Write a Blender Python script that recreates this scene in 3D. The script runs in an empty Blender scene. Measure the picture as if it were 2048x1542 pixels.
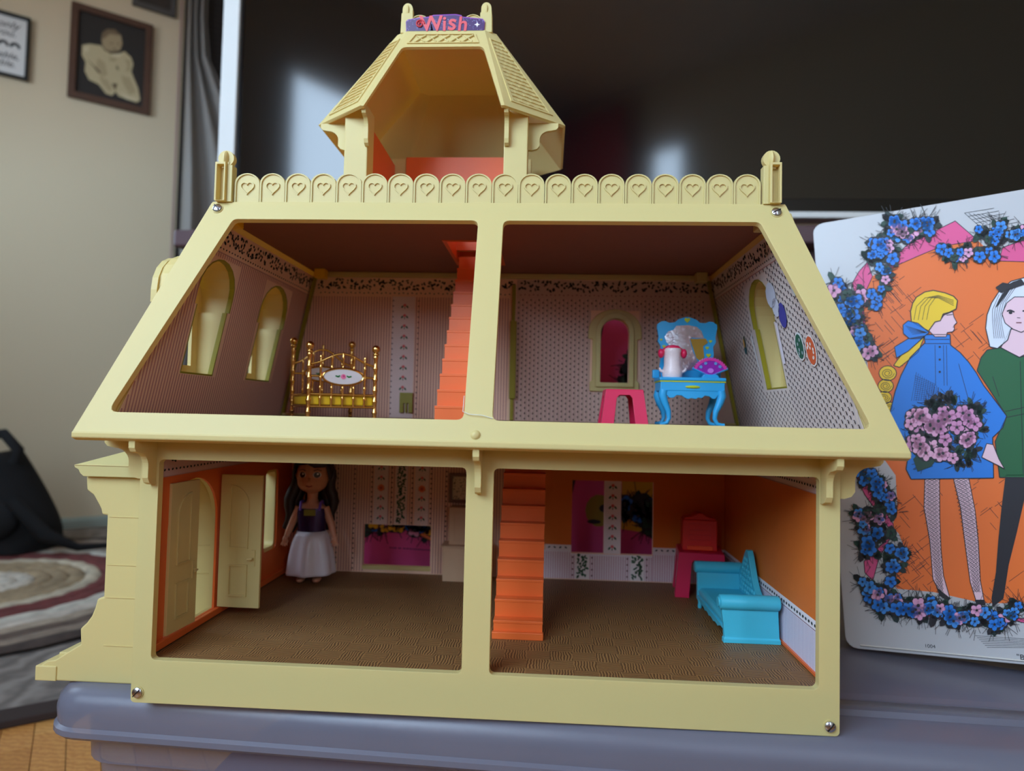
import bpy, bmesh, math, random
from mathutils import Vector, Matrix
from mathutils.geometry import tessellate_polygon
random.seed(7)
sc = bpy.context.scene
COL = sc.collection
PI = math.pi

# ------------------------------------------------------------------ camera
CAM = Vector((0.046876, -0.461285, 0.216951))
RX = Vector((0.998277, 0.054340, 0.022146))
FW = Vector((-0.055162, 0.997739, 0.038393))
UP = Vector((-0.020010, -0.039549, 0.999017))
cd = bpy.data.cameras.new('camera')
cam = bpy.data.objects.new('camera', cd)
COL.objects.link(cam)
cam.matrix_world = Matrix(((RX.x, UP.x, -FW.x, CAM.x), (RX.y, UP.y, -FW.y, CAM.y), (RX.z, UP.z, -FW.z, CAM.z), (0, 0, 0, 1)))
cd.sensor_width = 36
cd.lens = 1295.19 / 2048 * 36
cd.clip_start = 0.02
cd.dof.use_dof = True
cd.dof.focus_distance = 0.50
cd.dof.aperture_fstop = 5.2
sc.camera = cam

# ------------------------------------------------------------------ daylight and exposure
wd = bpy.data.worlds.new('daylight')
sc.world = wd
wd.use_nodes = True
bg = wd.node_tree.nodes['Background']
bg.inputs[0].default_value = (0.60, 0.785, 1.0, 1)
bg.inputs[1].default_value = 19.0
sc.view_settings.view_transform = 'Standard'
sc.view_settings.look = 'None'
sc.view_settings.gamma = 1
sc.view_settings.use_curve_mapping = False
sc.view_settings.exposure = -0.68
sc.cycles.max_bounces = 12
sc.cycles.diffuse_bounces = 8
sc.cycles.transparent_max_bounces = 12
sc.cycles.caustics_reflective = False
sc.cycles.caustics_refractive = False

FLOOR = -0.28
CEIL = 2.15
K = Vector((-2.545, 1.42))      # room corner
E1 = Vector((0.8, 0.6))         # along the left wall
E2 = Vector((0.6, -0.8))        # along the window wall
L1, L2 = 4.6, 4.4


def RP(a, b, z):                # room coordinates -> world
    p = K + a * E1 + b * E2
    return Vector((p.x, p.y, z))


WIN1 = (2.46, 3.75, 0.50, 1.70)     # window wall: b0, b1, z0, z1
WIN2 = (0.62, 0.88, 0.45, 1.80)     # rear wall: a0, a1, z0, z1
ADDED_WIN = (0.65, 1.55, 0.75, 1.60)     # unseen window added on the window wall to brighten the left side


def portal(name, c, xdir, nrm, w, h):
    ld = bpy.data.lights.new(name, 'AREA')
    ld.shape = 'RECTANGLE'
    ld.size, ld.size_y = w, h
    ld.cycles.is_portal = True
    o = bpy.data.objects.new(name, ld)
    COL.objects.link(o)
    z = -Vector(nrm)
    x = Vector(xdir)
    y = z.cross(x)
    o.matrix_world = Matrix(((x.x, y.x, z.x, c.x), (x.y, y.y, z.y, c.y), (x.z, y.z, z.z, c.z), (0, 0, 0, 1)))


b0, b1, z0, z1 = WIN1
portal('daylight_window', RP(-0.05, (b0 + b1) / 2, (z0 + z1) / 2), (E2.x, E2.y, 0), (E1.x, E1.y, 0), b1 - b0, z1 - z0)
b0, b1, z0, z1 = ADDED_WIN
portal('daylight_added_window', RP(-0.05, (b0 + b1) / 2, (z0 + z1) / 2), (E2.x, E2.y, 0), (E1.x, E1.y, 0), b1 - b0, z1 - z0)
a0, a1, z0, z1 = WIN2
portal('daylight_narrow_window', RP((a0 + a1) / 2, L2 + 0.05, (z0 + z1) / 2), (E1.x, E1.y, 0), (-E2.x, -E2.y, 0), a1 - a0, z1 - z0)


# ------------------------------------------------------------------ materials
def lin(c):
    return tuple(((x / 255) / 12.92 if x / 255 <= 0.04045 else ((x / 255 + 0.055) / 1.055) ** 2.4) for x in c)


MATS = {}


def mat(name, rgb, rough=0.5, metal=0.0, spec=0.5, noise=0.06, scale=60.0, bump=0.0, coat=0.0, trans=0.0, sheen=0.0):
    if name in MATS:
        return MATS[name]
    m = bpy.data.materials.new(name)
    m.use_nodes = True
    nt = m.node_tree
    b = nt.nodes['Principled BSDF']
    c = lin(rgb)
    b.inputs['Roughness'].default_value = rough
    b.inputs['Metallic'].default_value = metal
    b.inputs['Specular IOR Level'].default_value = spec
    b.inputs['Coat Weight'].default_value = coat
    b.inputs['Transmission Weight'].default_value = trans
    b.inputs['Sheen Weight'].default_value = sheen
    tc = nt.nodes.new('ShaderNodeTexCoord')
    n = nt.nodes.new('ShaderNodeTexNoise')
    n.inputs['Scale'].default_value = scale
    n.inputs['Detail'].default_value = 4
    nt.links.new(tc.outputs['Object'], n.inputs['Vector'])
    r = nt.nodes.new('ShaderNodeMix')
    r.data_type = 'RGBA'
    r.inputs[6].default_value = tuple(x * (1 - noise) for x in c) + (1,)
    r.inputs[7].default_value = tuple(min(1, x * (1 + noise)) for x in c) + (1,)
    nt.links.new(n.outputs['Fac'], r.inputs[0])
    nt.links.new(r.outputs[2], b.inputs['Base Color'])
    if bump:
        bp = nt.nodes.new('ShaderNodeBump')
        bp.inputs['Strength'].default_value = bump
        bp.inputs['Distance'].default_value = 0.002
        nt.links.new(n.outputs['Fac'], bp.inputs['Height'])
        nt.links.new(bp.outputs[0], b.inputs['Normal'])
    MATS[name] = m
    return m


YEL = mat('pale_yellow_plastic', (222, 209, 144), 0.42, spec=0.35, noise=0.015, scale=25)


def translucent(m, col, fac):
    nt = m.node_tree
    b = nt.nodes['Principled BSDF']
    tl = nt.nodes.new('ShaderNodeBsdfTranslucent')
    tl.inputs[0].default_value = col
    mx = nt.nodes.new('ShaderNodeMixShader')
    mx.inputs[0].default_value = fac
    nt.links.new(b.outputs[0], mx.inputs[1])
    nt.links.new(tl.outputs[0], mx.inputs[2])
    nt.links.new(mx.outputs[0], nt.nodes['Material Output'].inputs[0])


translucent(YEL, (1.0, 0.58, 0.0, 1), 0.24)     # thin moulded plastic lets amber light through
ORG = mat('orange_plastic', (230, 106, 46), 0.42, noise=0.03)
PAPER = mat('pink_white_paper', (246, 206, 174), 0.75, noise=0.02)
BROWNP = mat('brown_ceiling_paper', (140, 88, 70), 0.85, noise=0.05)
STEEL = mat('screw_steel', (190, 190, 195), 0.25, metal=1.0)
OLIVE = mat('olive_plastic', (150, 140, 30), 0.45)
GOLD = mat('gold_plating', (236, 190, 110), 0.16, metal=1.0, noise=0.02)
AMBER = mat('amber_plastic', (240, 190, 20), 0.4)
BLUEV = mat('sky_blue_plastic', (45, 165, 222), 0.4, noise=0.02)
PINKS = mat('hot_pink_plastic', (220, 32, 82), 0.35, noise=0.02)
RED = mat('coral_red_plastic', (226, 52, 50), 0.4)
TURQ = mat('turquoise_plastic', (70, 190, 215), 0.35, noise=0.02)
WHITEP = mat('white_vinyl', (190, 190, 192), 0.4, noise=0.015, scale=8)
BLACK = mat('black_cloth', (18, 18, 20), 0.9)
WALLM = mat('cream_wall_paint', (216, 200, 168), 0.8, noise=0.02, scale=3)


def ink_mat(name, rough):
    m = bpy.data.materials.new(name)
    m.use_nodes = True
    nt = m.node_tree
    at_ = nt.nodes.new('ShaderNodeAttribute')
    at_.attribute_name = 'ink'
    b = nt.nodes['Principled BSDF']
    b.inputs['Roughness'].default_value = rough
    nt.links.new(at_.outputs['Color'], b.inputs['Base Color'])
    return m


INK = ink_mat('printed_ink', 0.5)
INKP = ink_mat('printed_paper_ink', 0.8)


def wave_mat(name, rgb1, rgb2, scale, axis='X', dist=0.0, rough=0.6, bump=0.0, bdist=0.001):
    m = mat(name, rgb1, rough)
    nt = m.node_tree
    b = nt.nodes['Principled BSDF']
    tc = nt.nodes['Texture Coordinate']
    w = nt.nodes.new('ShaderNodeTexWave')
    w.bands_direction = axis
    w.inputs['Scale'].default_value = scale
    w.inputs['Distortion'].default_value = dist
    w.inputs['Detail Scale'].default_value = 3
    nt.links.new(tc.outputs['Object'], w.inputs['Vector'])
    r = nt.nodes.new('ShaderNodeMix')
    r.data_type = 'RGBA'
    r.inputs[6].default_value = lin(rgb1) + (1,)
    r.inputs[7].default_value = lin(rgb2) + (1,)
    nt.links.new(w.outputs['Fac'], r.inputs[0])
    nt.links.new(r.outputs[2], b.inputs['Base Color'])
    if bump:
        bp = nt.nodes.new('ShaderNodeBump')
        bp.inputs['Strength'].default_value = bump
        bp.inputs['Distance'].default_value = bdist
        nt.links.new(w.outputs['Fac'], bp.inputs['Height'])
        nt.links.new(bp.outputs[0], b.inputs['Normal'])
    return m


def parquet_mat():
    m = mat('parquet_print', (128, 96, 58), 0.55)
    nt = m.node_tree
    b = nt.nodes['Principled BSDF']
    tc = nt.nodes['Texture Coordinate']
    S = 1 / 0.0175
    mp = nt.nodes.new('ShaderNodeMapping')
    mp.inputs['Scale'].default_value = (S, S, S)
    nt.links.new(tc.outputs['Object'], mp.inputs['Vector'])
    ck = nt.nodes.new('ShaderNodeTexChecker')
    ck.inputs['Scale'].default_value = 1.0
    nt.links.new(mp.outputs[0], ck.inputs['Vector'])
    waves = []
    for ax in 'XY':
        w = nt.nodes.new('ShaderNodeTexWave')
        w.bands_direction = ax
        w.inputs['Scale'].default_value = 2.6
        w.inputs['Distortion'].default_value = 5.0
        w.inputs['Detail'].default_value = 1.0
        w.inputs['Detail Scale'].default_value = 0.7
        nt.links.new(mp.outputs[0], w.inputs['Vector'])
        waves.append(w)
    mx = nt.nodes.new('ShaderNodeMix')
    nt.links.new(ck.outputs['Fac'], mx.inputs[0])
    nt.links.new(waves[0].outputs['Fac'], mx.inputs[2])
    nt.links.new(waves[1].outputs['Fac'], mx.inputs[3])
    cr = nt.nodes.new('ShaderNodeValToRGB')
    cr.color_ramp.elements[0].color = lin((94, 64, 36)) + (1,)
    cr.color_ramp.elements[1].color = lin((156, 114, 66)) + (1,)
    cr.color_ramp.elements[0].position = 0.25
    cr.color_ramp.elements[1].position = 0.8
    nt.links.new(mx.outputs[0], cr.inputs[0])
    nt.links.new(cr.outputs[0], b.inputs['Base Color'])
    return m


# ------------------------------------------------------------------ mesh helpers
def root_of(o):
    while o.parent:
        o = o.parent
    return o


def finish(o, parent, label, cat, group, kind):
    COL.objects.link(o)
    if parent is not None:
        o.parent = parent
    if label:
        o['label'] = label
    if cat:
        o['category'] = cat
    if group:
        o['group'] = group
    if kind:
        o['kind'] = kind
    return o


class MB:
    def __init__(s):
        s.v, s.f = [], []

    def add(s, vs, fs):
        n = len(s.v)
        s.v += [Vector(v) for v in vs]
        s.f += [tuple(i + n for i in f) for f in fs]
        return s

    def box(s, x0, x1, y0, y1, z0, z1, M=None):
        vs = [Vector((x, y, z)) for z in (z0, z1) for y in (y0, y1) for x in (x0, x1)]
        if M is not None:
            vs = [M @ v for v in vs]
        return s.add(vs, [(0, 1, 3, 2), (4, 6, 7, 5), (0, 4, 5, 1), (1, 5, 7, 3), (3, 7, 6, 2), (2, 6, 4, 0)])

    def prism(s, loops, mp, off):
        """2D loops (outer first, then holes) mapped to 3D and extruded by off"""
        off = Vector(off)
        flat = [p for l in loops for p in l]
        tris = tessellate_polygon([[Vector((p[0], p[1], 0)) for p in l] for l in loops])
        a = [Vector(mp(*p)) for p in flat]
        n = len(a)
        fs = [tuple(t) for t in tris] + [tuple(i + n for i in reversed(t)) for t in tris]
        k = 0
        for l in loops:
            m = len(l)
            for i in range(m):
                j = (i + 1) % m
                fs.append((k + i, k + j, n + k + j, n + k + i))
            k += m
        return s.add(a + [p + off for p in a], fs)

    def loft(s, rings, cap0=True, cap1=True, closed=True):
        m = len(rings[0])
        vs = [p for r in rings for p in r]
        fs = []
        for i in range(len(rings) - 1):
            for j in range(m if closed else m - 1):
                k = (j + 1) % m
                fs.append((i * m + j, i * m + k, (i + 1) * m + k, (i + 1) * m + j))
        if cap0:
            fs.append(tuple(range(m - 1, -1, -1)))
        if cap1:
            fs.append(tuple(range((len(rings) - 1) * m, len(rings) * m)))
        return s.add(vs, fs)

    def lathe(s, prof, c=(0, 0, 0), n=20, M=None, sx=1, sy=1):
        c = Vector(c)
        rings = []
        for r, z in prof:
            rings.append([Vector((sx * r * math.cos(2 * PI * i / n), sy * r * math.sin(2 * PI * i / n), z)) for i in range(n)])
        rings = [[(M @ p if M is not None else p) + c for p in r] for r in rings]
        return s.loft(rings)

    def ell(s, c, r, nu=16, nv=10, M=None):
        prof = [(max(1e-5, math.sin(PI * i / nv)), -math.cos(PI * i / nv)) for i in range(nv + 1)]
        c = Vector(c)
        rings = []
        for a, z in prof:
            rg = []
            for i in range(nu):
                p = Vector((r[0] * a * math.cos(2 * PI * i / nu), r[1] * a * math.sin(2 * PI * i / nu), r[2] * z))
                rg.append((M @ p if M is not None else p) + c)
            rings.append(rg)
        return s.loft(rings)

    def tube(s, path, rad, n=8, closed=False):
        P = [Vector(p) for p in path]
        m = len(P)
        if not hasattr(rad, '__len__'):
            rad = [rad] * m
        t0 = (P[1] - P[0]).normalized()
        a = Vector((0, 0, 1)) if abs(t0.z) < 0.9 else Vector((1, 0, 0))
        nrm = t0.cross(a).normalized()
        rings = []
        for i in range(m):
            if closed:
                t = (P[(i + 1) % m] - P[i - 1]).normalized()
            else:
                t = (P[min(i + 1, m - 1)] - P[max(i - 1, 0)]).normalized()
            nrm = (nrm - t * nrm.dot(t)).normalized()
            bn = t.cross(nrm)
            rings.append([P[i] + rad[i] * (math.cos(2 * PI * j / n) * nrm + math.sin(2 * PI * j / n) * bn) for j in range(n)])
        if closed:
            rings.append(rings[0])
            return s.loft(rings, False, False)
        return s.loft(rings)

    def build(s, name, m, parent=None, smooth=None, bevel=0, seg=2, world=True, label=None, cat=None, group=None, kind=None, weld=False):
        vs = s.v
        loc = None
        if parent is not None and world:
            inv = root_of(parent).matrix_basis.inverted()
            vs = [inv @ v for v in vs]
        elif parent is None:
            lo = Vector((min(v.x for v in vs), min(v.y for v in vs), min(v.z for v in vs)))
            hi = Vector((max(v.x for v in vs), max(v.y for v in vs), max(v.z for v in vs)))
            loc = Vector(((lo.x + hi.x) / 2, (lo.y + hi.y) / 2, lo.z))
            vs = [v - loc for v in vs]
        me = bpy.data.meshes.new(name)
        me.from_pydata([tuple(v) for v in vs], [], s.f)
        bm = bmesh.new()
        bm.from_mesh(me)
        if weld:
            bmesh.ops.remove_doubles(bm, verts=bm.verts, dist=1e-6)
        bmesh.ops.recalc_face_normals(bm, faces=bm.faces)
        bm.to_mesh(me)
        bm.free()
        if smooth is not None:
            me.shade_smooth()
            me.set_sharp_from_angle(angle=math.radians(smooth))
        me.materials.append(m)
        o = bpy.data.objects.new(name, me)
        if loc is not None:
            o.location = loc
        if bevel:
            b = o.modifiers.new('bevel', 'BEVEL')
            b.width = bevel
            b.segments = seg
            b.limit_method = 'ANGLE'
            b.angle_limit = math.radians(35)
        return finish(o, parent, label, cat, group, kind)


def thing(name, label, cat, loc=(0, 0, 0), rotz=0.0, group=None, M=None):
    o = bpy.data.objects.new(name, None)
    o.empty_display_size = 0.02
    if M is not None:
        o.matrix_basis = M
    else:
        o.location = loc
        o.rotation_euler = (0, 0, rotz)
        o.matrix_basis = Matrix.Translation(Vector(loc)) @ Matrix.Rotation(rotz, 4, 'Z')
    return finish(o, None, label, cat, group, None)


def clone(o, parent, loc):
    c = o.copy()
    COL.objects.link(c)
    c.parent = parent
    c.location = loc
    return c


class Canvas:
    """flat print: coloured polygons on one surface"""
    def __init__(s, mp, n, eps=0.00012):
        s.mp, s.n, s.eps = mp, Vector(n).normalized(), eps
        s.v, s.f, s.c = [], [], []

    def poly(s, pts, rgb, layer=1):
        k = len(s.v)
        off = s.n * (s.eps * layer)
        s.v += [Vector(s.mp(*p)) + off for p in pts]
        c = lin(rgb) + (1,)
        if len(pts) <= 4:
            fs = [tuple(range(len(pts)))]
        else:
            fs = [tuple(t) for t in tessellate_polygon([[Vector((p[0], p[1], 0)) for p in pts]])]
        for f in fs:
            f = tuple(i + k for i in f)
            a, b, d = (s.v[f[0]], s.v[f[1]], s.v[f[2]])
            if (b - a).cross(d - a).dot(s.n) < 0:
                f = tuple(reversed(f))
            s.f.append(f)
            s.c.append(c)

    def rect(s, x0, x1, y0, y1, rgb, layer=1):
        s.poly([(x0, y0), (x1, y0), (x1, y1), (x0, y1)], rgb, layer)

    def disc(s, x, y, rx, ry, rgb, layer=2, n=8, rot=0.0):
        s.poly([(x + rx * math.cos(2 * PI * i / n) * math.cos(rot) - ry * math.sin(2 * PI * i / n) * math.sin(rot),
                 y + rx * math.cos(2 * PI * i / n) * math.sin(rot) + ry * math.sin(2 * PI * i / n) * math.cos(rot)) for i in range(n)], rgb, layer)

    def line(s, pts, w, rgb, layer=3):
        for (x0, y0), (x1, y1) in zip(pts[:-1], pts[1:]):
            d = math.hypot(x1 - x0, y1 - y0) or 1e-9
            nx, ny = -(y1 - y0) / d * w / 2, (x1 - x0) / d * w / 2
            s.poly([(x0 + nx, y0 + ny), (x1 + nx, y1 + ny), (x1 - nx, y1 - ny), (x0 - nx, y0 - ny)], rgb, layer)

    def build(s, name, parent, world=True, m=None, label=None):
        vs = s.v
        if world:
            inv = root_of(parent).matrix_basis.inverted()
            vs = [inv @ v for v in vs]
        me = bpy.data.meshes.new(name)
        me.from_pydata([tuple(v) for v in vs], [], s.f)
        a = me.color_attributes.new('ink', 'FLOAT_COLOR', 'CORNER')
        cols = []
        for p in me.polygons:
            cols += list(s.c[p.index]) * p.loop_total
        a.data.foreach_set('color', cols)
        me.materials.append(m or INKP)
        return finish(bpy.data.objects.new(name, me), parent, label, None, None, None)


def lettering(text, size, m, parent, M, depth=0.0002, shear=0.0, name='lettering', bold=0.0):
    cu = bpy.data.curves.new('text', 'FONT')
    cu.body = text
    cu.size = size
    cu.extrude = depth
    cu.shear = shear
    cu.offset = bold
    cu.align_x = 'CENTER'
    o = bpy.data.objects.new('text', cu)
    COL.objects.link(o)
    dg = bpy.context.evaluated_depsgraph_get()
    me = bpy.data.meshes.new_from_object(o.evaluated_get(dg))
    bpy.data.objects.remove(o)
    bpy.data.curves.remove(cu)
    me.transform(root_of(parent).matrix_basis.inverted() @ M)
    me.materials.clear()
    me.materials.append(m)
    return finish(bpy.data.objects.new(name, me), parent, None, None, None, None)


def arch(x0, x1, zb, zs, n=10):
    c, r = (x0 + x1) / 2, (x1 - x0) / 2
    return [(x0, zb), (x1, zb)] + [(c + r * math.cos(PI * i / n), zs + r * math.sin(PI * i / n)) for i in range(n + 1)]


def rrect(x0, x1, y0, y1, r, n=4):
    out = []
    for cx, cy, a in ((x1 - r, y1 - r, 0), (x0 + r, y1 - r, PI / 2), (x0 + r, y0 + r, PI), (x1 - r, y0 + r, 3 * PI / 2)):
        out += [(cx + r * math.cos(a + PI / 2 * i / n), cy + r * math.sin(a + PI / 2 * i / n)) for i in range(n + 1)]
    return out


def rpoly(pts, r, n=4):
    """polygon with rounded corners"""
    out = []
    m = len(pts)
    for i in range(m):
        p, a, b = Vector(pts[i]), Vector(pts[i - 1]), Vector(pts[(i + 1) % m])
        d0, d1 = (a - p).normalized(), (b - p).normalized()
        ang = d0.angle(d1)
        t = min(r / math.tan(ang / 2), (a - p).length * 0.4, (b - p).length * 0.4)
        s0, s1 = p + d0 * t, p + d1 * t
        for k in range(n + 1):
            u = k / n
            q = s0 * (1 - u) ** 2 + p * 2 * u * (1 - u) + s1 * u * u
            out.append((q.x, q.y))
    return out


XZ = lambda y: (lambda a, b: (a, y, b))
YZ = lambda x: (lambda a, b: (x, a, b))
XY = lambda z: (lambda a, b: (a, b, z))

# ================================================================== THE ROOM
def struct(mb, name, m, **kw):
    o = mb.build(name, m, None, **kw)
    o['kind'] = 'structure'
    return o


FLM = wave_mat('honey_oak', (176, 116, 58), (150, 92, 42), 6, 'X', 4, 0.35)
fl = MB().box(-4.2, 4.6, -4.6, 4.6, FLOOR - 0.06, FLOOR - 0.011).build('floor', FLM, None)
fl['kind'] = 'structure'
# oak strips near the tub
A2 = math.atan2(E2.y, E2.x)
plank_mats = [wave_mat('oak_plank_%s' % n, c1, c2, 30, 'Y', 6, 0.35) for n, c1, c2 in
              (('light', (226, 168, 96), (206, 144, 76)), ('mid', (216, 154, 84), (196, 130, 66)), ('dark', (204, 142, 74), (184, 120, 60)))]
k = 0
base_p = Vector((-0.70, 0.44, 0))
for i in range(-14, 26):
    off = i * 0.0405
    cut = random.uniform(-0.25, 0.15)
    for s0, s1 in ((-1.3, cut), (cut + 0.001, 1.1)):
        c = base_p + Vector((E1.x, E1.y, 0)) * off
        Mx = Matrix.Translation((c.x, c.y, FLOOR)) @ Matrix.Rotation(A2, 4, 'Z')
        mb = MB().box(s0, s1, -0.0197, 0.0197, -0.0125, 0.0, Mx)
        mb.v = [v - fl.location for v in mb.v]
        mb.build('plank', plank_mats[k % 3], fl, world=False)
        k += random.choice((1, 1, 2))

T = 0.1


def room_wall(name, fn, length, holes, out, m):
    loops = [[(0 - T, FLOOR - 0.06), (length + T, FLOOR - 0.06), (length + T, CEIL + 0.05), (0 - T, CEIL + 0.05)]]
    for a, b, c, d in holes:
        loops.append([(a, c), (b, c), (b, d), (a, d)])
    return struct(MB().prism(loops, fn, out), name, m)


room_wall('wall_left', lambda t, z: RP(t, 0, z), L1, [], (-E2.x * T, -E2.y * T, 0), WALLM)
room_wall('wall_front', lambda t, z: RP(0, t, z), L2, [WIN1, ADDED_WIN], (-E1.x * T, -E1.y * T, 0), WALLM)
room_wall('wall_right', lambda t, z: RP(L1, t, z), L2, [], (E1.x * T, E1.y * T, 0), WALLM)
room_wall('wall_back', lambda t, z: RP(t, L2, z), L1, [WIN2], (E2.x * T, E2.y * T, 0), WALLM)
cl = MB()
cl.add([RP(-T, -T, CEIL), RP(L1 + T, -T, CEIL), RP(L1 + T, L2 + T, CEIL), RP(-T, L2 + T, CEIL)] +
       [RP(-T, -T, CEIL + .05), RP(L1 + T, -T, CEIL + .05), RP(L1 + T, L2 + T, CEIL + .05), RP(-T, L2 + T, CEIL + .05)],
       [(0, 1, 2, 3), (7, 6, 5, 4), (0, 4, 5, 1), (1, 5, 6, 2), (2, 6, 7, 3), (3, 7, 4, 0)])
struct(cl, 'ceiling', mat('white_ceiling_paint', (228, 226, 220), 0.9, noise=0.01))
BASEM = mat('green_grey_baseboard_paint', (150, 162, 150), 0.6)
bb = MB().prism([[(0, FLOOR), (0.02, FLOOR), (0.018, FLOOR + 0.03), (0.008, FLOOR + 0.042), (0, FLOOR + 0.042)]],
                lambda o_, z: RP(0.02, o_, z), (E1.x * 1.3, E1.y * 1.3, 0))
struct(bb, 'baseboard_left', BASEM)
FRM = mat('white_window_paint', (235, 235, 232), 0.5)


def window_unit(name, fn, a0, a1, z0, z1, n, rail=True):
    mb = MB()
    w = 0.045
    mb.prism([[(a0, z0), (a1, z0), (a1, z1), (a0, z1)], [(a0 + w, z0 + w), (a1 - w, z0 + w), (a1 - w, z1 - w), (a0 + w, z1 - w)]], fn, n)
    o = struct(mb, name, FRM)
    inv = o.location
    mb = MB()
    zm = (z0 + z1) / 2
    if rail:
      mb.prism([[(a0 + w, zm - .02), (a1 - w, zm - .02), (a1 - w, zm + .02), (a0 + w, zm + .02)]], fn, n)
      mb.v = [v - inv for v in mb.v]
      mb.build('meeting_rail', FRM, o, world=False)
    mb = MB()
    mb.prism([[(a0 - .06, z0 - .03), (a1 + .06, z0 - .03), (a1 + .06, z0), (a0 - .06, z0)]], fn, [c * -2 for c in n])
    mb.v = [v - inv for v in mb.v]
    mb.build('sill', FRM, o, world=False)


window_unit('window_1', lambda t, z: RP(-0.03, t, z), *WIN1, (-E1.x * .03, -E1.y * .03, 0), False)
window_unit('added_window', lambda t, z: RP(-0.03, t, z), *ADDED_WIN, (-E1.x * .03, -E1.y * .03, 0))  # added, out of view: brings more daylight onto the left wall
window_unit('window_2', lambda t, z: RP(t, L2 + 0.03, z), *WIN2, (E2.x * .03, E2.y * .03, 0))


def curtain(name, m, fn, width, z0, z1, folds, amp, label, cat, group=None):
    n = folds * 8
    rows = 10
    rings = []
    for r in range(rows + 1):
        v = r / rows
        z = z0 + (z1 - z0) * v
        lo, hi = width(v)
        rings.append([fn(lo + (hi - lo) * i / n, amp * (1 + 0.4 * math.sin(3 * v + i * 0.3)) * math.sin(2 * PI * folds * i / n) + 0.02 * math.sin(5 * v), z) for i in range(n + 1)])
    mb = MB()
    mb.loft(rings, False, False, closed=False)
    o = mb.build(name, m, None, smooth=60, label=label, cat=cat, group=group)
    sd = o.modifiers.new('cloth', 'SOLIDIFY')
    sd.thickness = 0.004
    return o


REDC = mat('dark_red_curtain_cloth', (196, 48, 54), 0.85)
curtain('curtain', REDC, lambda t, d, z: RP(t, L2 - 0.08 + d, z), lambda v: (0.04, 0.55), FLOOR + 0.1, 2.05, 5, 0.02, 'dark red curtain beside the narrow window behind the viewer', 'curtain')

# dark shade and grey drape in the left wall, beside the television
shade = MB()
shade.box(1.255, 2.35, 0.004, 0.016, 0.3, 2.1)
shade.v = [RP(v.x, v.y, v.z) for v in shade.v]
for i in range(11):
    pass
sh = shade.build('window_shade', wave_mat('charcoal_shade_cloth', (52, 47, 45), (44, 40, 38), 12, 'Z', 0, 0.9), None,
                 label='dark charcoal window shade on the left wall behind the television', cat='shade')
rod = MB().tube([RP(1.24, 0.035, 0.3), RP(1.24, 0.035, 2.1)], 0.005, 10)
rod.build('shade_track', mat('pinkish_wood_trim', (170, 140, 130), 0.6), sh, world=False)
sh.children[0].data.transform(Matrix.Translation(-sh.location))
curtain('curtain', mat('grey_wool', (150, 146, 140), 0.95, bump=0.6, scale=220, noise=0.12), lambda t, d, z: RP(t, 0.11 + d, z),
        lambda v: (1.258, 1.258 + (0.40 if v < 0.42 else 0.40 - 0.33 * min(1, (v - 0.42) / 0.4))), 0.35, 2.0, 3, 0.03,
        'grey wool drape hanging between the cream wall and the television', 'curtain')


# ------------------------------------------------------------------ pictures on the left wall
def picture(name, label, a0, a1, z0, z1, fw, fm, depth=0.02):
    t = thing(name, label, 'picture', RP((a0 + a1) / 2, 0.0, z0))
    fn = lambda a, z: RP(a, 0.004, z)
    inn = [(a0 + fw, z0 + fw), (a1 - fw, z0 + fw), (a1 - fw, z1 - fw), (a0 + fw, z1 - fw)]
    MB().prism([[(a0, z0), (a1, z0), (a1, z1), (a0, z1)], inn], fn, (E2.x * depth, E2.y * depth, 0)).build('frame', fm, t, bevel=0.003)
    MB().prism([inn], fn, (E2.x * .006, E2.y * .006, 0)).build('backing', mat('picture_backing', (60, 52, 46), 0.8), t)
    return t


WOODF = mat('walnut_frame', (84, 56, 40), 0.5, noise=0.2, scale=30)
BLKF = mat('black_frame', (22, 24, 24), 0.4)
pb = picture('picture_frame', 'walnut framed sepia baby portrait on the cream wall', 0.857, 1.140, 1.405, 1.785, 0.026, WOODF)
pcv = Canvas(lambda x, y: RP(0.857 + 0.283 * x, 0.0105, 1.405 + 0.38 * y), (E2.x, E2.y, 0), eps=0.0004)
pcv.rect(0.1, 0.9, 0.07, 0.93, (46, 42, 38), 0)


def U(pts):
    """portrait outline read in the crop of the photo -> unit square of the frame"""
    out = []
    for x, y in pts:
        u = (x - 860) / 950.0
        top = 45 + 250 * u
        bot = 1185 + 190 * u
        out.append((u, 1 - (y - top) / (bot - top)))
    return out


CR, CR2, DK = (196, 182, 142), (170, 152, 116), (92, 76, 56)
pcv.poly(U([(1000, 560), (1080, 540), (1210, 555), (1260, 620), (1420, 640), (1480, 610), (1560, 680), (1590, 760), (1570, 850), (1600, 920), (1660, 1050), (1690, 1190), (1650, 1220), (1540, 1190), (1430, 1150), (1400, 1100), (1360, 1150), (1290, 1130), (1200, 1020), (1090, 970), (1040, 870), (1045, 760), (1000, 680)]), CR, 1)
pcv.poly(U([(1215, 400), (1270, 350), (1360, 355), (1430, 420), (1450, 520), (1430, 600), (1360, 645), (1280, 630), (1225, 560), (1210, 470)]), CR2, 2)
pcv.poly(U([(1215, 400), (1270, 350), (1360, 355), (1430, 420), (1380, 420), (1300, 410), (1240, 470), (1215, 480)]), (120, 102, 76), 3)
pcv.poly(U([(1260, 600), (1330, 620), (1430, 600), (1400, 645), (1320, 650)]), DK, 3)
for pts in ([(1050, 720), (1220, 880), (1200, 890)], [(1400, 780), (1430, 850), (1390, 820)], [(1350, 1005), (1415, 1005), (1395, 1090)], [(1310, 520), (1345, 515), (1330, 535)], [(1390, 520), (1420, 515), (1405, 535)], [(1330, 585), (1390, 585), (1360, 597)]):
    pcv.poly(U(pts), DK, 4)
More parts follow.
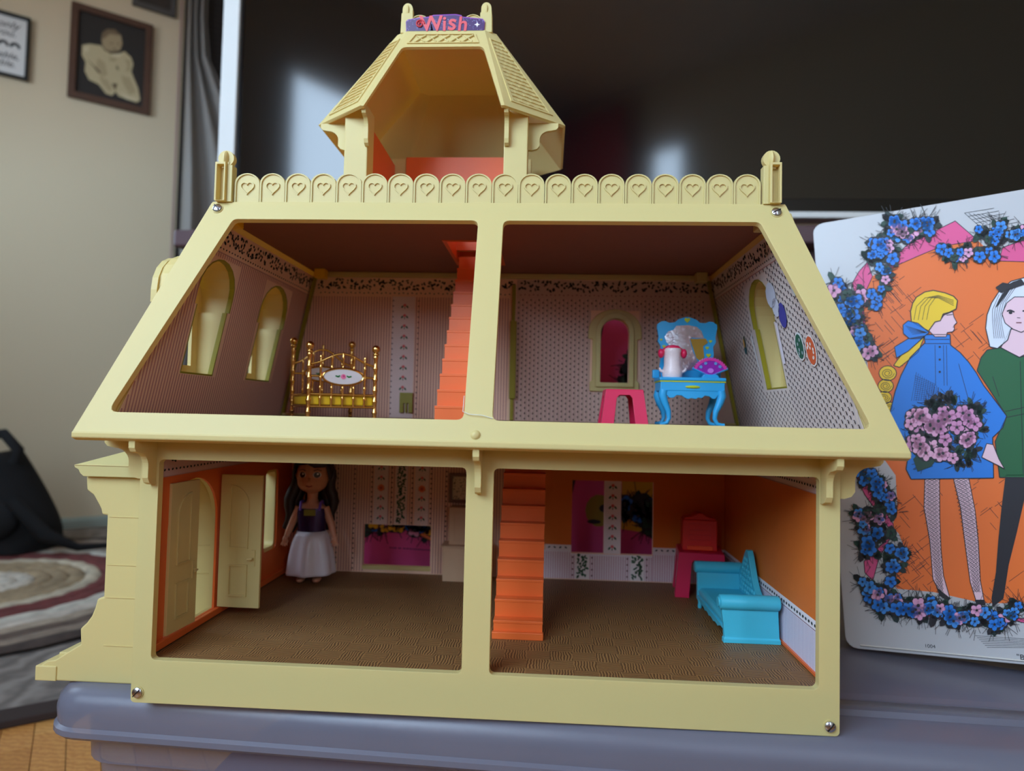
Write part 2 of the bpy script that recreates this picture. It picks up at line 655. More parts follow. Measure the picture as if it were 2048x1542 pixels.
for pts in ([(1180, 700), (1260, 760), (1300, 900), (1240, 940), (1150, 850)], [(1480, 700), (1560, 720), (1560, 840), (1500, 860), (1520, 780)], [(1200, 930), (1300, 960), (1360, 1060), (1330, 1110), (1240, 1010)], [(1450, 900), (1560, 930), (1640, 1100), (1560, 1130), (1480, 1000)], [(1300, 690), (1400, 690), (1380, 740), (1320, 740)]):
    pcv.poly(U(pts), (178, 162, 124), 1.6)
for pts in ([(1430, 1090), (1560, 1150), (1660, 1170), (1640, 1200), (1520, 1180)], [(1010, 600), (1060, 560), (1080, 600), (1040, 660)], [(1340, 640), (1460, 640), (1420, 690), (1340, 680)]):
    pcv.poly(U(pts), (212, 200, 164), 1.7)
pcv.build('portrait_print', pb)
pq = picture('picture_frame', 'black framed white print with handwritten words on the cream wall', 0.44, 0.735, 1.425, 1.668, 0.012, BLKF)
qcv = Canvas(lambda x, y: RP(x, 0.0105, y), (E2.x, E2.y, 0), eps=0.0004)
qcv.rect(0.452, 0.723, 1.437, 1.656, (226, 226, 222), 0)
for cx in (0.655, 0.690):
    for i in range(9):
        a = PI * (0.05 + 0.9 * i / 8)
        qcv.disc(cx + 0.012 * math.cos(a), 1.545 + 0.012 * math.sin(a), 0.005, 0.006, (40, 40, 42), 1)
qcv.build('print', pq)
INKT = mat('black_ink', (30, 30, 32), 0.6)
def wall_text(txt, a, z, size, parent):
    M = Matrix(((E1.x, 0, E2.x, 0), (E1.y, 0, E2.y, 0), (0, 1, 0, 0), (0, 0, 0, 1)))
    M.translation = RP(a, 0.0115, z)
    return lettering(txt, size, INKT, parent, M, shear=0.3)
wall_text('only', 0.665, 1.612, 0.040, pq)
wall_text('you.', 0.660, 1.582, 0.036, pq)
wall_text('s & table,', 0.640, 1.497, 0.034, pq)
wall_text('s & table.', 0.630, 1.466, 0.034, pq)
picture('picture_frame', 'grey frame bottom edge peeking in above the black framed print', 0.50, 0.80, 1.800, 2.06, 0.02, mat('grey_frame', (110, 110, 106), 0.5))
picture('picture_frame', 'dark grey frame bottom edge peeking in above the baby portrait', 1.06, 1.22, 1.848, 2.06, 0.02, mat('dark_grey_frame', (78, 76, 74), 0.5))

# ------------------------------------------------------------------ television and console
tv = thing('television', 'large black television in a white frame behind the toy house', 'television', (0.26, 0.82, 0.585))
X0, X1, TZ0, TZ1 = -0.632, 1.16, 0.600, 1.60
outer = [(X0, TZ0), (X1, TZ0), (X1, TZ1), (X0, TZ1)]
mid = [(X0 + .034, TZ0 + .012), (X1 - .034, TZ0 + .012), (X1 - .034, TZ1 - .02), (X0 + .034, TZ1 - .02)]
inn = [(X0 + .040, TZ0 + .040), (X1 - .040, TZ0 + .040), (X1 - .040, TZ1 - .026), (X0 + .040, TZ1 - .026)]
MB().prism([outer, mid], XZ(0.80), (0, 0.045, 0)).build('frame', mat('white_tv_frame', (226, 226, 222), 0.45, noise=0.01), tv, bevel=0.002)
MB().prism([mid, inn], XZ(0.806), (0, 0.03, 0)).build('bezel', mat('black_gloss_bezel', (10, 10, 11), 0.25), tv, bevel=0.002)
MB().prism([inn], XZ(0.810), (0, 0.02, 0)).build('screen', mat('dark_screen_glass', (7, 7, 9), 0.10, noise=0.0, spec=0.8), tv)
MB().box(0.1, 0.4, 0.80, 0.95, 0.553, 0.562).box(0.2, 0.3, 0.82, 0.84, 0.56, 0.62).build('stand', mat('black_tv_stand', (20, 20, 22), 0.4), tv, bevel=0.002)
cs = thing('console_table', 'dark wood console with a purplish top carrying the television', 'console', (0.2, 0.9, FLOOR), -0.05)
CT = mat('plum_stained_wood', (86, 62, 66), 0.4, noise=0.15, scale=20)
MB().box(-0.875, 1.1, -0.20, 0.24, 0.800, 0.833).build('top', CT, cs, bevel=0.004, world=False)
for lx in (-0.80, 1.02):
    for ly in (-0.16, 0.18):
        MB().box(lx - .03, lx + .03, ly - .03, ly + .03, 0.0, 0.801).build('leg', CT, cs, bevel=0.003, world=False)
MB().box(-0.80, 1.02, -0.15, 0.19, 0.70, 0.80).build('apron', CT, cs, world=False)
MB().box(-0.80, 1.02, -0.15, 0.19, 0.15, 0.18).build('shelf', CT, cs, world=False)

# ------------------------------------------------------------------ floor things on the left
mt = thing('floor_mat', 'grey streaked floor mat with a dark edge lying on the oak floor', 'rug', RP(1.2, 1.0, FLOOR))
def slab(a0, a1, b0, b1, z0, z1):
    mb = MB().box(a0, a1, b0, b1, z0, z1)
    mb.v = [RP(v.x, v.y, v.z) for v in mb.v]
    return mb
slab(0.3, 2.05, 0.10, 1.765, FLOOR, FLOOR + 0.010).build('field', wave_mat('grey_streaked_weave', (150, 142, 134), (112, 104, 98), 5, 'X', 7, 0.85), mt)
slab(0.28, 2.07, 1.765, 1.815, FLOOR, FLOOR + 0.013).build('border', mat('dark_brown_binding', (58, 46, 42), 0.9), mt, bevel=0.003)
slab(2.05, 2.07, 0.10, 1.765, FLOOR, FLOOR + 0.013).build('border', MATS['dark_brown_binding'], mt)
rg = thing('braided_rug', 'oval braided rug in cream, tan and maroon rings on the grey mat', 'rug', (-1.394, 1.142, FLOOR + 0.010))
ringcols = [(206, 198, 184)] * 3 + [(168, 148, 118)] * 3 + [(206, 194, 170)] + [(118, 62, 60)] * 2 + [(214, 204, 190), (204, 194, 180), (176, 160, 140)] + [(104, 88, 78), (150, 134, 118), (78, 66, 60)]
NR = len(ringcols)
for i, c in enumerate(ringcols):
    f = (i + 0.5) / NR
    ra, rb = 0.56 * f, 0.60 * f
    n = 72
    path = []
    rad = []
    for j in range(n):
        a = 2 * PI * j / n
        p = Vector((-1.394, 1.142, FLOOR + 0.018)) + Vector((E1.x, E1.y, 0)) * ra * math.cos(a) + Vector((E2.x, E2.y, 0)) * rb * math.sin(a)
        path.append(p)
    mb = MB()
    rings = []
    for j in range(n + 1):
        p = path[j % n]
        d = (p - Vector((-1.394, 1.142, FLOOR + 0.018)))
        d.z = 0
        d.normalize()
        w = 0.019 + 0.0035 * math.sin(j * 2.2)
        h = 0.009 + 0.002 * math.cos(j * 2.2)
        rings.append([p + d * w * math.cos(q) + Vector((0, 0, h * math.sin(q) - 0.0)) for q in [2 * PI * s / 6 for s in range(6)]])
    mb.loft(rings, False, False)
    mb.build('braid', mat('braid_%d_%d' % (c[0], c[1]), c, 0.95, noise=0.6, scale=30), rg, smooth=70)

bag = thing('backpack', 'black backpack slumped on the floor by the cream wall', 'bag', (-1.66, 1.52, FLOOR + 0.030))
mb = MB()
rings = []
for i in range(13):
    v = i / 12
    z = 0.30 * v
    w = 0.17 * (1 - 0.55 * v ** 1.6) * (0.85 + 0.15 * math.sin(PI * min(1, v * 4) / 2))
    rings.append([Vector((w * math.copysign(abs(math.cos(a)) ** 0.7, math.cos(a)) - 0.07 * v, 0.12 * (1 - .4 * v) * math.copysign(abs(math.sin(a)) ** 0.7, math.sin(a)), z + 0.012 * min(1, v * 3) * math.sin(3 * a))) for a in [2 * PI * s / 24 for s in range(24)]])
mb.loft(rings)
mb.build('body', BLACK, bag, smooth=70, world=False)
MB().tube([(-0.10, -0.03, 0.28), (-0.06, -0.05, 0.345), (0.02, -0.05, 0.36), (0.07, -0.05, 0.31), (0.06, -0.05, 0.27)], 0.016, 8).build('handle', BLACK, bag, smooth=60, world=False)
MB().tube([(0.10, -0.10, 0.16), (0.20, -0.09, 0.06), (0.27, -0.04, 0.014), (0.36, 0.05, 0.010)], [0.02, 0.022, 0.012, 0.008], 8).build('strap', BLACK, bag, smooth=60, world=False)
MB().ell((0.02, -0.105, 0.10), (0.10, 0.03, 0.07)).build('pocket', BLACK, bag, smooth=60, world=False)

# ================================================================== STORAGE TUB
def tub_mat(name, rgb, transp):
    m = mat(name, rgb, 0.24, noise=0.05, scale=14)
    nt = m.node_tree
    out = nt.nodes['Material Output']
    b = nt.nodes['Principled BSDF']
    tr = nt.nodes.new('ShaderNodeBsdfTransparent')
    tr.inputs[0].default_value = (0.80, 0.82, 0.92, 1)
    mx = nt.nodes.new('ShaderNodeMixShader')
    mx.inputs[0].default_value = transp
    nt.links.new(b.outputs[0], mx.inputs[1])
    nt.links.new(tr.outputs[0], mx.inputs[2])
    nt.links.new(mx.outputs[0], out.inputs[0])
    # fine scratches
    n2 = nt.nodes.new('ShaderNodeTexNoise')
    n2.inputs['Scale'].default_value = 900
    bp = nt.nodes.new('ShaderNodeBump')
    bp.inputs['Strength'].default_value = 0.12
    bp.inputs['Distance'].default_value = 0.0004
    nt.links.new(n2.outputs['Fac'], bp.inputs['Height'])
    nt.links.new(bp.outputs[0], b.inputs['Normal'])
    return m


tub = thing('storage_tub', 'large translucent grey plastic storage tub with a lid, under the toy house', 'tub', (0, 0, FLOOR), -0.045)
LX0, LX1, LY0, LY1, LZ = -0.333, 0.70, -0.003, 0.56, 0.28


def rr_ring(i, z, r0=0.032):
    return [Vector((x, y, LZ + z)) for x, y in rrect(LX0 + i, LX1 - i, LY0 + i, LY1 - i, max(r0 - i, 0.006), 6)]


lid = MB()
lid.loft([rr_ring(i, z) for i, z in ((0.012, -0.036), (0.003, -0.036), (0.0, -0.033), (0.0, -0.029), (0.0025, -0.027), (0.0015, -0.016), (0.0035, -0.008), (0.009, -0.002), (0.016, 0.0), (0.046, 0.0), (0.049, -0.0035), (0.056, -0.0035), (0.059, 0.0), (0.075, 0.0), (0.078, -0.002), (0.085, -0.002), (0.088, 0.0))], cap0=False)
lid.build('lid', tub_mat('tub_lid_plastic', (118, 118, 132), 0.22), tub, smooth=38, world=False)
body = MB()
body.loft([rr_ring(i, z, 0.05) for i, z in ((0.016, -0.026), (0.018, -0.06), (0.024, -0.062), (0.052, -0.279))], cap0=False)
body.build('body', tub_mat('tub_body_plastic', (142, 136, 148), 0.5), tub, smooth=38, world=False)
# things stored inside, seen dimly through the wall
NAVY = mat('navy_fabric', (34, 48, 110), 0.8)
TEAL = mat('teal_fabric', (30, 104, 150), 0.8)
def lump(name, m, c, r, label, cat, tilt):
    mb = MB()
    Mx = Matrix.Rotation(tilt, 4, 'Y')
    n = 22
    rings = []
    for i in range(13):
        v = i / 12
        a = max(0.02, math.sin(PI * (0.06 + 0.88 * v)) ** 0.5)
        rings.append([Mx @ Vector((r[0] * a * math.copysign(abs(math.cos(q)) ** .6, math.cos(q)) * (1 + .06 * math.sin(3 * q + v * 4)), r[1] * a * math.copysign(abs(math.sin(q)) ** .6, math.sin(q)), r[2] * (2 * v - 1))) + Vector(c) for q in [2 * PI * s / n for s in range(n)]])
    mb.loft(rings)
    return mb.build(name, m, None, smooth=60, label=label, cat=cat)
lump('fabric_bundle', NAVY, (-0.13, 0.115, -0.165), (0.125, 0.06, 0.095), 'navy fabric bundle inside the tub near its left front', 'fabric', 0.35)
lump('fabric_bundle', TEAL, (0.09, 0.105, -0.165), (0.075, 0.05, 0.10), 'teal fabric bundle inside the tub below the middle of the house', 'fabric', -0.3)
lump('fabric_bundle', mat('dusky_mauve_fabric', (120, 96, 120), 0.8), (0.42, 0.15, -0.17), (0.13, 0.08, 0.085), 'mauve fabric bundle inside the tub under the white case', 'fabric', 0.1)

# ================================================================== TOY HOUSE
H = thing('doll_house', 'pale yellow plastic doll house with open front, mansard roof and cupola', 'doll house')
WL = 0.25
XO, XP = 0.236, 0.0098
ZLB, ZLT = 0.0307, 0.1754
# --- lower front frame
lf = MB().prism([rrect(-WL, WL, 0.0, 0.2, 0.003)] + [rrect(a, b, ZLB, ZLT, 0.0035) for a, b in ((-XO, -XP), (XP, XO))], XZ(0.0), (0, 0.006, 0))
lower_frame = lf.build('lower_front_frame', YEL, H, bevel=0.0012)
# inner ledges of the openings, floor and storeys
PARQ = parquet_mat()
MB().box(-0.246, 0.246, 0.006, 0.272, 0.022, ZLB - 0.0008).build('parquet_floor', PARQ, H)
MB().box(-0.249, 0.249, 0.006, 0.276, 0.0, 0.0215).build('base', YEL, H)
MB().box(-0.246, 0.246, 0.006, 0.272, 0.186, 0.197).build('lower_ceiling', mat('storey_board', (150, 110, 90), 0.8), H)
MB().prism([[(-0.268, -0.016), (0.268, -0.016), (0.268, 0.272), (-0.268, 0.272)]], XY(0.1975), (0, 0, 0.008)).build('upper_floor', mat('upper_floor_board', (150, 112, 84), 0.8), H)
# --- roof front (leans back)
RZ0, RZ1, RY0, RY1 = 0.1932, 0.3795, -0.0297, 0.0413
SL = math.hypot(RZ1 - RZ0, RY1 - RY0)
rv = Vector((0, RY1 - RY0, RZ1 - RZ0)) / SL
rn = Vector((0, -rv.z, rv.y))
def RF(x, z, d=0.0):
    return Vector((x, RY0, RZ0)) + rv * ((z - RZ0) / (RZ1 - RZ0) * SL) + rn * d
XE, XT = 0.2823, 0.2267
outer = rpoly([(-XE, RZ0), (XE, RZ0), (XT, RZ1), (-XT, RZ1)], 0.0015, 2)
holeL = rpoly([(-0.2605, 0.2098), (-XP, 0.2098), (-XP, 0.3642), (-0.2055, 0.3642)], 0.005)
holeR = [(-x, z) for x, z in holeL]
roof_front = MB().prism([outer, holeL, holeR], lambda a, b: RF(a, b), -rn * 0.005).build('roof_front_frame', YEL, H, bevel=0.0012)
# eave lip and soffit
MB().prism([[(RY0 - 0.0005, RZ0 + 0.0025), (RY0 - 0.0005, RZ0 - 0.0015), (RY0 + 0.004, RZ0 - 0.0035), (0.0, RZ0 - 0.0015), (0.0, RZ0 + 0.0025)]], YZ(-XE + 0.001), (2 * XE - 0.002, 0, 0)).build('front_soffit', YEL, H, bevel=0.0008)

# --- roof sides with dormer holes
SK = 0.2068
def LS(y, z, sgn=-1):
    return Vector((sgn * (0.26 - SK * (z - 0.21)), y, z))
def roof_side(sgn, wins):
    q = [(-0.018, 0.198), (0.278, 0.198), (0.278, 0.374), (0.045, 0.374)]
    loops = [q] + [wshape(a, b) for a, b in wins]
    return MB().prism(loops, lambda y, z: LS(y, z, sgn), (sgn * 0.006, 0, 0.0)).build('roof_side', YEL, H)
def wshape(a, b):
    c, w = (a + b) / 2, (b - a) / 2
    o = [(c - w * .86, 0.2415), (c + w * .86, 0.2415), (c + w * .86, 0.2560), (c + w * .86, 0.2985), (c + w, 0.2985), (c + w, 0.312)]
    o += [(c + w * math.cos(PI * i / 10), 0.312 + 0.0285 * math.sin(PI * i / 10)) for i in range(1, 10)]
    return o + [(c - w, 0.312), (c - w, 0.2985), (c - w * .86, 0.2985), (c - w * .86, 0.2560)]
LW = [(0.046, 0.106), (0.160, 0.224)]
RW = [(0.104, 0.164)]
left_side = roof_side(-1, LW)
right_side = roof_side(1, RW)
def dormer(sgn, a, b):
    xo = sgn * 0.268
    lp = wshape(a, b)
    mb = MB()
    inner = [LS(y, z, sgn) + Vector((sgn * 0.0061, 0, 0)) for y, z in lp]
    outer = [Vector((xo, y, z)) for y, z in lp]
    mb.loft([inner, outer], False, False)
    c, w = (a + b) / 2, (b - a) / 2
    lp2 = [(c + (y - c) * 1.07, 0.293 + (z - 0.293) * 1.045) for y, z in lp]
    mb.loft([[LS(y, z, sgn) + Vector((sgn * 0.0061, 0, 0)) for y, z in lp2], [Vector((xo, y, z)) for y, z in lp2]], False, False)
    d = mb.build('dormer', YEL, H)
    lp3 = [(c + (y - c) * 0.94, 0.291 + (z - 0.291) * 0.972) for y, z in lp]
    MB().prism([lp, lp3], lambda y, z: LS(y, z, sgn) - Vector((sgn * 0.0006, 0, 0)), (sgn * 0.004, 0, 0)).build('lit_edge_tint', OLIVE, d)  # olive colour stands in for light glowing through the wall's cut edge
    MB().prism([lp, arch(c - w * .55, c + w * .55, 0.250, 0.305)], YZ(xo), (sgn * 0.003, 0, 0)).build('window_frame', YEL, d)
    MB().prism([arch(c - w * 1.08, c + w * 1.08, 0.2985, 0.3085), arch(c - w, c + w, 0.2985, 0.307)], YZ(xo + sgn * .003), (sgn * 0.005, 0, 0)).build('hood', YEL, d)
    MB().box(min(xo, xo + sgn * .006), max(xo, xo + sgn * .006), c - w * 1.05, c + w * 1.05, 0.237, 0.243).build('sill', YEL, d)
for a, b in LW:
    dormer(-1, a, b)
for a, b in RW:
    dormer(1, a, b)
# roof back, roof top (with stair hatch)
UW = (0.1055, 0.1369, 0.2505, 0.3065)
back_up = MB().prism([[(-0.268, 0.2), (0.268, 0.2), (0.228, 0.376), (-0.228, 0.376)], arch(UW[0], UW[1], UW[2], UW[3])], XZ(0.272), (0, 0.005, 0)).build('upper_back_wall', PAPER, H)
MB().prism([[(-0.285, 0.193), (0.285, 0.193), (0.228, 0.3795), (-0.228, 0.3795)], arch(UW[0] - .008, UW[1] + .008, UW[2] - .008, UW[3])], lambda x, z: (x, 0.278 + (0.3795 - z) * 0.1, z), (0, 0.004, 0)).build('roof_back', YEL, H)
HX0, HX1, HY0, HY1 = -0.050, -0.004, 0.128, 0.2215
top_loops = [[(-XT, RY1), (XT, RY1), (XT, 0.280), (-XT, 0.280)], [(HX0, HY0), (HX1, HY0), (HX1, HY1), (HX0, HY1)]]
MB().prism(top_loops, XY(0.3755), (0, 0, 0.0045)).build('roof_top', YEL, H, bevel=0.0006)
MB().prism([[(-0.226, 0.044), (0.226, 0.044), (0.226, 0.272), (-0.226, 0.272)], [(HX0, HY0), (HX1, HY0), (HX1, HY1), (HX0, HY1)]], XY(0.3722), (0, 0, 0.003)).build('upper_ceiling', BROWNP, H)
# orange hatch lining
MB().prism([[(HX0 - .003, HY0 - .003), (HX1 + .003, HY0 - .003), (HX1 + .003, HY1 + .003), (HX0 - .003, HY1 + .003)], [(HX0 + .0005, HY0 + .0005), (HX1 - .0005, HY0 + .0005), (HX1 - .0005, HY1 - .0005), (HX0 + .0005, HY1 - .0005)]], XY(0.3715), (0, 0, 0.03)).build('stair_hatch', ORG, H)

# ceiling moulding and corner lugs of the upper storey
MB().box(-0.222, 0.222, 0.2655, 0.272, 0.3665, 0.372).build('ceiling_moulding', YEL, H, bevel=0.001)
for sx in (-1, 1):
    for y in (0.050, 0.255):
        MB().box(sx * 0.2125 - .006, sx * 0.2125 + .006, y - .006, y + .006, 0.3615, 0.3722).build('corner_lug', AMBER if sx < 0 else YEL, H, bevel=0.001)
    MB().prism([[(sx * 0.2585, 0.2055), (sx * 0.2555, 0.2055), (sx * 0.2225, 0.366), (sx * 0.2255, 0.366)]], XZ(0.2665), (0, 0.005, 0)).build('corner_rib', OLIVE, H)
    MB().box(sx * 0.237 - .013, sx * 0.237 + .013, 0.250, 0.262, 0.2056, 0.2085).build('floor_lug', YEL, H, bevel=0.0008)
# olive divider strip and green clip on the upper back wall
MB().box(0.0045, 0.0085, 0.2685, 0.272, 0.2056, 0.360).box(0.0035, 0.0105, 0.266, 0.272, 0.230, 0.318).build('divider_strip', OLIVE, H, bevel=0.0006)
MB().prism([[(-0.1215, 0.2115), (-0.1168, 0.2115), (-0.1168, 0.2225), (-0.1148, 0.2225), (-0.1148, 0.2115), (-0.1132, 0.2115), (-0.1132, 0.2225), (-0.1112, 0.2225), (-0.1112, 0.2115), (-0.1065, 0.2115), (-0.1065, 0.2345), (-0.1215, 0.2345)]], XZ(0.2685), (0, 0.0035, 0)).build('wall_clip', OLIVE, H, bevel=0.0005)

# --- lower walls
DY0, DY1, DZ0, DZS = 0.0285, 0.1045, 0.0365, 0.117
door_hole = arch(DY0, DY1, DZ0, DZS, 16)
lw_hole = rrect(0.2025, 0.2335, 0.062, 0.148, 0.006)
MB().prism([[(0.006, 0.0), (0.276, 0.0), (0.276, 0.195), (0.006, 0.195)], door_hole, lw_hole], YZ(-0.2465), (-0.0035, 0, 0)).build('left_wall', YEL, H)
lliner = MB().prism([[(0.006, 0.0305), (0.271, 0.0305), (0.271, 0.186), (0.006, 0.186)], door_hole, lw_hole], YZ(-0.2445), (-0.0019, 0, 0)).build('left_wall_liner', ORG, H)
MB().box(-0.2444, -0.2405, 0.008, 0.2715, 0.0308, 0.0365).build('left_wall_kick_strip', ORG, H, bevel=0.0006)
MB().prism([rrect(0.2005, 0.2355, 0.060, 0.150, 0.007), rrect(0.205, 0.231, 0.066, 0.145, 0.005)], YZ(-0.2465), (-0.012, 0, 0)).build('left_window_frame', YEL, H)
MB().prism([[(0.006, 0.0), (0.276, 0.0), (0.276, 0.195), (0.006, 0.195)]], YZ(0.2465), (0.0035, 0, 0)).build('right_wall', YEL, H)
rliner = MB().box(0.2447, 0.2464, 0.006, 0.271, 0.0305, 0.186).build('right_wall_liner', mat('orange_wall_paper', (222, 118, 40), 0.7), H)
MB().box(0.2425, 0.2447, 0.008, 0.2715, 0.0306, 0.0325).build('right_wall_kick_strip', ORG, H)
LB = [[(-0.159, 0.0375), (-0.082, 0.0375), (-0.082, 0.084), (-0.159, 0.084)],
      [(0.0767, 0.0597), (0.1126, 0.0597), (0.1126, 0.1404), (0.0767, 0.1404)],
      [(0.1313, 0.0597), (0.1668, 0.0597), (0.1668, 0.1404), (0.1313, 0.1404)]]
lback = MB().prism([[(-0.246, 0.0), (0.246, 0.0), (0.246, 0.195), (-0.246, 0.195)]] + LB, XZ(0.272), (0, 0.004, 0)).build('lower_back_wall', PAPER, H)
MB().prism([[(-0.1595, 0.0335), (-0.0815, 0.0335), (-0.0815, 0.0378), (-0.1595, 0.0378)]], XZ(0.2705), (0, 0.006, 0)).build('opening_sill', YEL, H)

# --- door leaves
def door_leaf(hinge, ang, w, flip):
    Mx = Matrix.Translation(hinge) @ Matrix.Rotation(ang, 4, 'Z')
    h0, h1 = 0.0, 0.117
    mp = lambda a, z: Mx @ Vector((a, 0, z))
    off = Mx.to_3x3() @ Vector((0, 0.0028, 0))
    d = MB().prism([[(0, h0), (w, h0), (w, h1), (0, h1)]], mp, off).build('door_leaf', YEL, H, bevel=0.0005)
    for side in (-1, 1):
        o2 = Mx.to_3x3() @ Vector((0, -0.0012 if side < 0 else 0.0012, 0))
        m2 = lambda a, z, s=side: Mx @ Vector((a, 0.0 if s < 0 else 0.0028, z))
        # arched upper panel border (half arch) and lower square panel border
        def half(x0, x1, z0_, z1_):
            r = x1 - x0
            pts = [(x0, z0_), (x1, z0_)]
            arcp = [(x1 - r * math.sin(PI / 2 * i / 8), z1_ - r + r * math.cos(PI / 2 * i / 8)) if flip else (x1, z1_) for i in range(9)]
            if not flip:
                arcp = [(x0 + r - r * math.cos(PI / 2 * (8 - i) / 8) if False else x0 + r * math.cos(PI / 2 * i / 8), z1_ - r + r * math.sin(PI / 2 * i / 8)) for i in range(9)]
                return pts + arcp
            arcp = [(x1 - r * math.cos(PI / 2 * i / 8), z1_ - r + r * math.sin(PI / 2 * i / 8)) for i in range(8, -1, -1)]
            return pts + arcp
        up_o, up_i = half(w * .24, w * .70, 0.052, 0.108), half(w * .27, w * .67, 0.0532, 0.1062)
        MB().prism([up_o, up_i], m2, o2).build('arched_panel', YEL, d)
        lo_o = [(w * .24, 0.010), (w * .70, 0.010), (w * .70, 0.038), (w * .24, 0.038)]
        lo_i = [(w * .28, 0.0115), (w * .66, 0.0115), (w * .66, 0.0365), (w * .28, 0.0365)]
        MB().prism([lo_o, lo_i], m2, o2).build('square_panel', YEL, d)
        sy = -1 if side < 0 else 1
        by = 0.0 if side < 0 else 0.0028
        kb = MB().box(w * .80, w * .88, min(by, by + sy * .001), max(by, by + sy * .001), 0.037, 0.051, Mx)
        kb.tube([Mx @ Vector((w * .84, by, 0.044)), Mx @ Vector((w * .84, by + sy * .004, 0.044)), Mx @ Vector((w * .74, by + sy * .0042, 0.0435))], 0.0009, 6)
        kb.build('handle', YEL, d)
    return d
door_leaf((-0.2425, 0.1055, 0.0372), math.radians(-2), 0.0385, False)
door_leaf((-0.2425, 0.0290, 0.0372), math.radians(86), 0.0365, True)

# --- staircases
def stairs(x0, x1, y0, z0, n, run, rise, name):
    st = MB()
    prof = [(y0 + 0.001, z0)]
    for i in range(n):
        prof += [(y0 + i * run + 0.001, z0 + (i + 1) * rise - 0.0006), (y0 + (i + 1) * run + 0.001, z0 + (i + 1) * rise - 0.0006)]
    ye, ze = y0 + n * run, z0 + n * rise
    prof += [(ye, ze - 0.022), (y0 + 0.025, z0)]
    st.prism([prof], YZ(x0 + 0.0008), (x1 - x0 - 0.0016, 0, 0))
    s = st.build(name, ORG, H)
    for i in range(n):
        MB().box(x0, x1, y0 + i * run - 0.0004, y0 + (i + 1) * run + 0.0006, z0 + (i + 1) * rise - 0.0024, z0 + (i + 1) * rise).build('tread', ORG, s, bevel=0.0004)
        MB().box(x0 + .0003, x1 - .0003, y0 + i * run, y0 + i * run + 0.0012, z0 + i * rise, z0 + (i + 1) * rise - 0.002).build('riser', ORG, s)
    return s
stairs(0.0058, 0.0467, 0.0785, ZLB - 0.0008, 11, 0.0113, 0.01405, 'staircase')
stairs(-0.0475, -0.0060, 0.0765, 0.2055, 12, 0.0110, 0.01405, 'staircase')
MB().box(0.0052, 0.0472, 0.074, 0.0785, ZLB - 0.0008, ZLB + 0.0050).build('bottom_tread', ORG, H, bevel=0.0005)

# --- screws
def screw(p, n, parent, rot):
    n = Vector(n).normalized()
    q = n.to_track_quat('Z', 'Y').to_matrix().to_4x4()
    Mx = Matrix.Translation(p) @ q
    mb = MB()
    mb.lathe([(0.0001, 0.0003), (0.0030, 0.0003), (0.0036, 0.0012), (0.0036, 0.0016), (0.0028, 0.0023), (0.0001, 0.0027)], (0, 0, 0), 16, None)
    mb.v = [Mx @ v for v in mb.v]
    o = mb.build('screw', STEEL, parent, smooth=40)
    sl = MB().box(-0.0034, 0.0034, -0.00035, 0.00035, 0.0020, 0.0028, Mx @ Matrix.Rotation(rot, 4, 'Z'))
    sl.build('slot', mat('slot_shadow_steel', (60, 60, 64), 0.5, metal=1.0), o)
    rm = MB().lathe([(0.0036, 0.0), (0.0044, 0.0), (0.0044, 0.0006), (0.0036, 0.0006)], (0, 0, 0), 20, None)
    rm.v = [Mx @ v for v in rm.v]
    rm.build('screw_well', YEL, o, smooth=40)
screw(RF(-0.2205, 0.3735), rn, H, 2.3)
screw(RF(0.2185, 0.3725), rn, H, 0.5)
screw((-0.2445, 0.0, 0.0075), (0, -1, 0), H, 0.8)
screw((0.2432, 0.0, 0.0068), (0, -1, 0), H, 0.9)
# centre boss and the clear thread above it
ct = RF(-0.001, 0.2000)
mb = MB().lathe([(0.0001, 0), (0.0035, 0), (0.0030, 0.0010), (0.0020, 0.0018), (0.0001, 0.0024)], (0, 0, 0), 16)
Mq = Matrix.Translation(ct) @ rn.to_track_quat('Z', 'Y').to_matrix().to_4x4()
mb.v = [Mq @ v for v in mb.v]
mb.build('centre_boss', YEL, H, smooth=50)
CLEAR = mat('clear_thread', (225, 228, 222), 0.2)
MB().tube([RF(0.010, 0.211, 0.0006), RF(0.003, 0.2125, 0.002), RF(-0.006, 0.213, 0.002), RF(-0.0105, 0.215, 0.001), RF(-0.0105, 0.226, 0.0006)], 0.00025, 6).build('clear_thread', CLEAR, H, smooth=60)

# --- eave brackets
def bracket_prof(d=0.026, h=0.034):
    pts = [(0, 0), (-d, 0), (-d, -0.16 * h), (-0.93 * d, -0.24 * h), (-0.74 * d, -0.28 * h)]
    for i in range(7):
        a = PI / 2 * i / 6
        pts.append((-0.74 * d + 0.36 * d * math.sin(a), -0.28 * h - 0.32 * h * (1 - math.cos(a))))
    pts += [(-0.38 * d, -0.84 * h), (-0.30 * d, -0.95 * h), (-0.14 * d, -h), (0, -h)]
    return pts
for x in (-0.2400, -0.0005, 0.2385):
    MB().prism([[(y, 0.1905 + z) for y, z in bracket_prof(0.0265, 0.033)]], YZ(x - 0.0022), (0.0044, 0, 0)).build('eave_bracket', YEL, H, bevel=0.0007)
for sx in (-1, 1):
    for y in (0.004, 0.255):
        MB().prism([[(sx * (0.25 - p), 0.1915 + z) for p, z in bracket_prof(0.031, 0.031)]], XZ(y), (0, 0.0044, 0)).build('eave_bracket', YEL, H, bevel=0.0007)
    MB().box(min(sx * .25, sx * .281), max(sx * .25, sx * .281), 0.0, 0.285, 0.1915, 0.194).build('side_soffit', YEL, H)

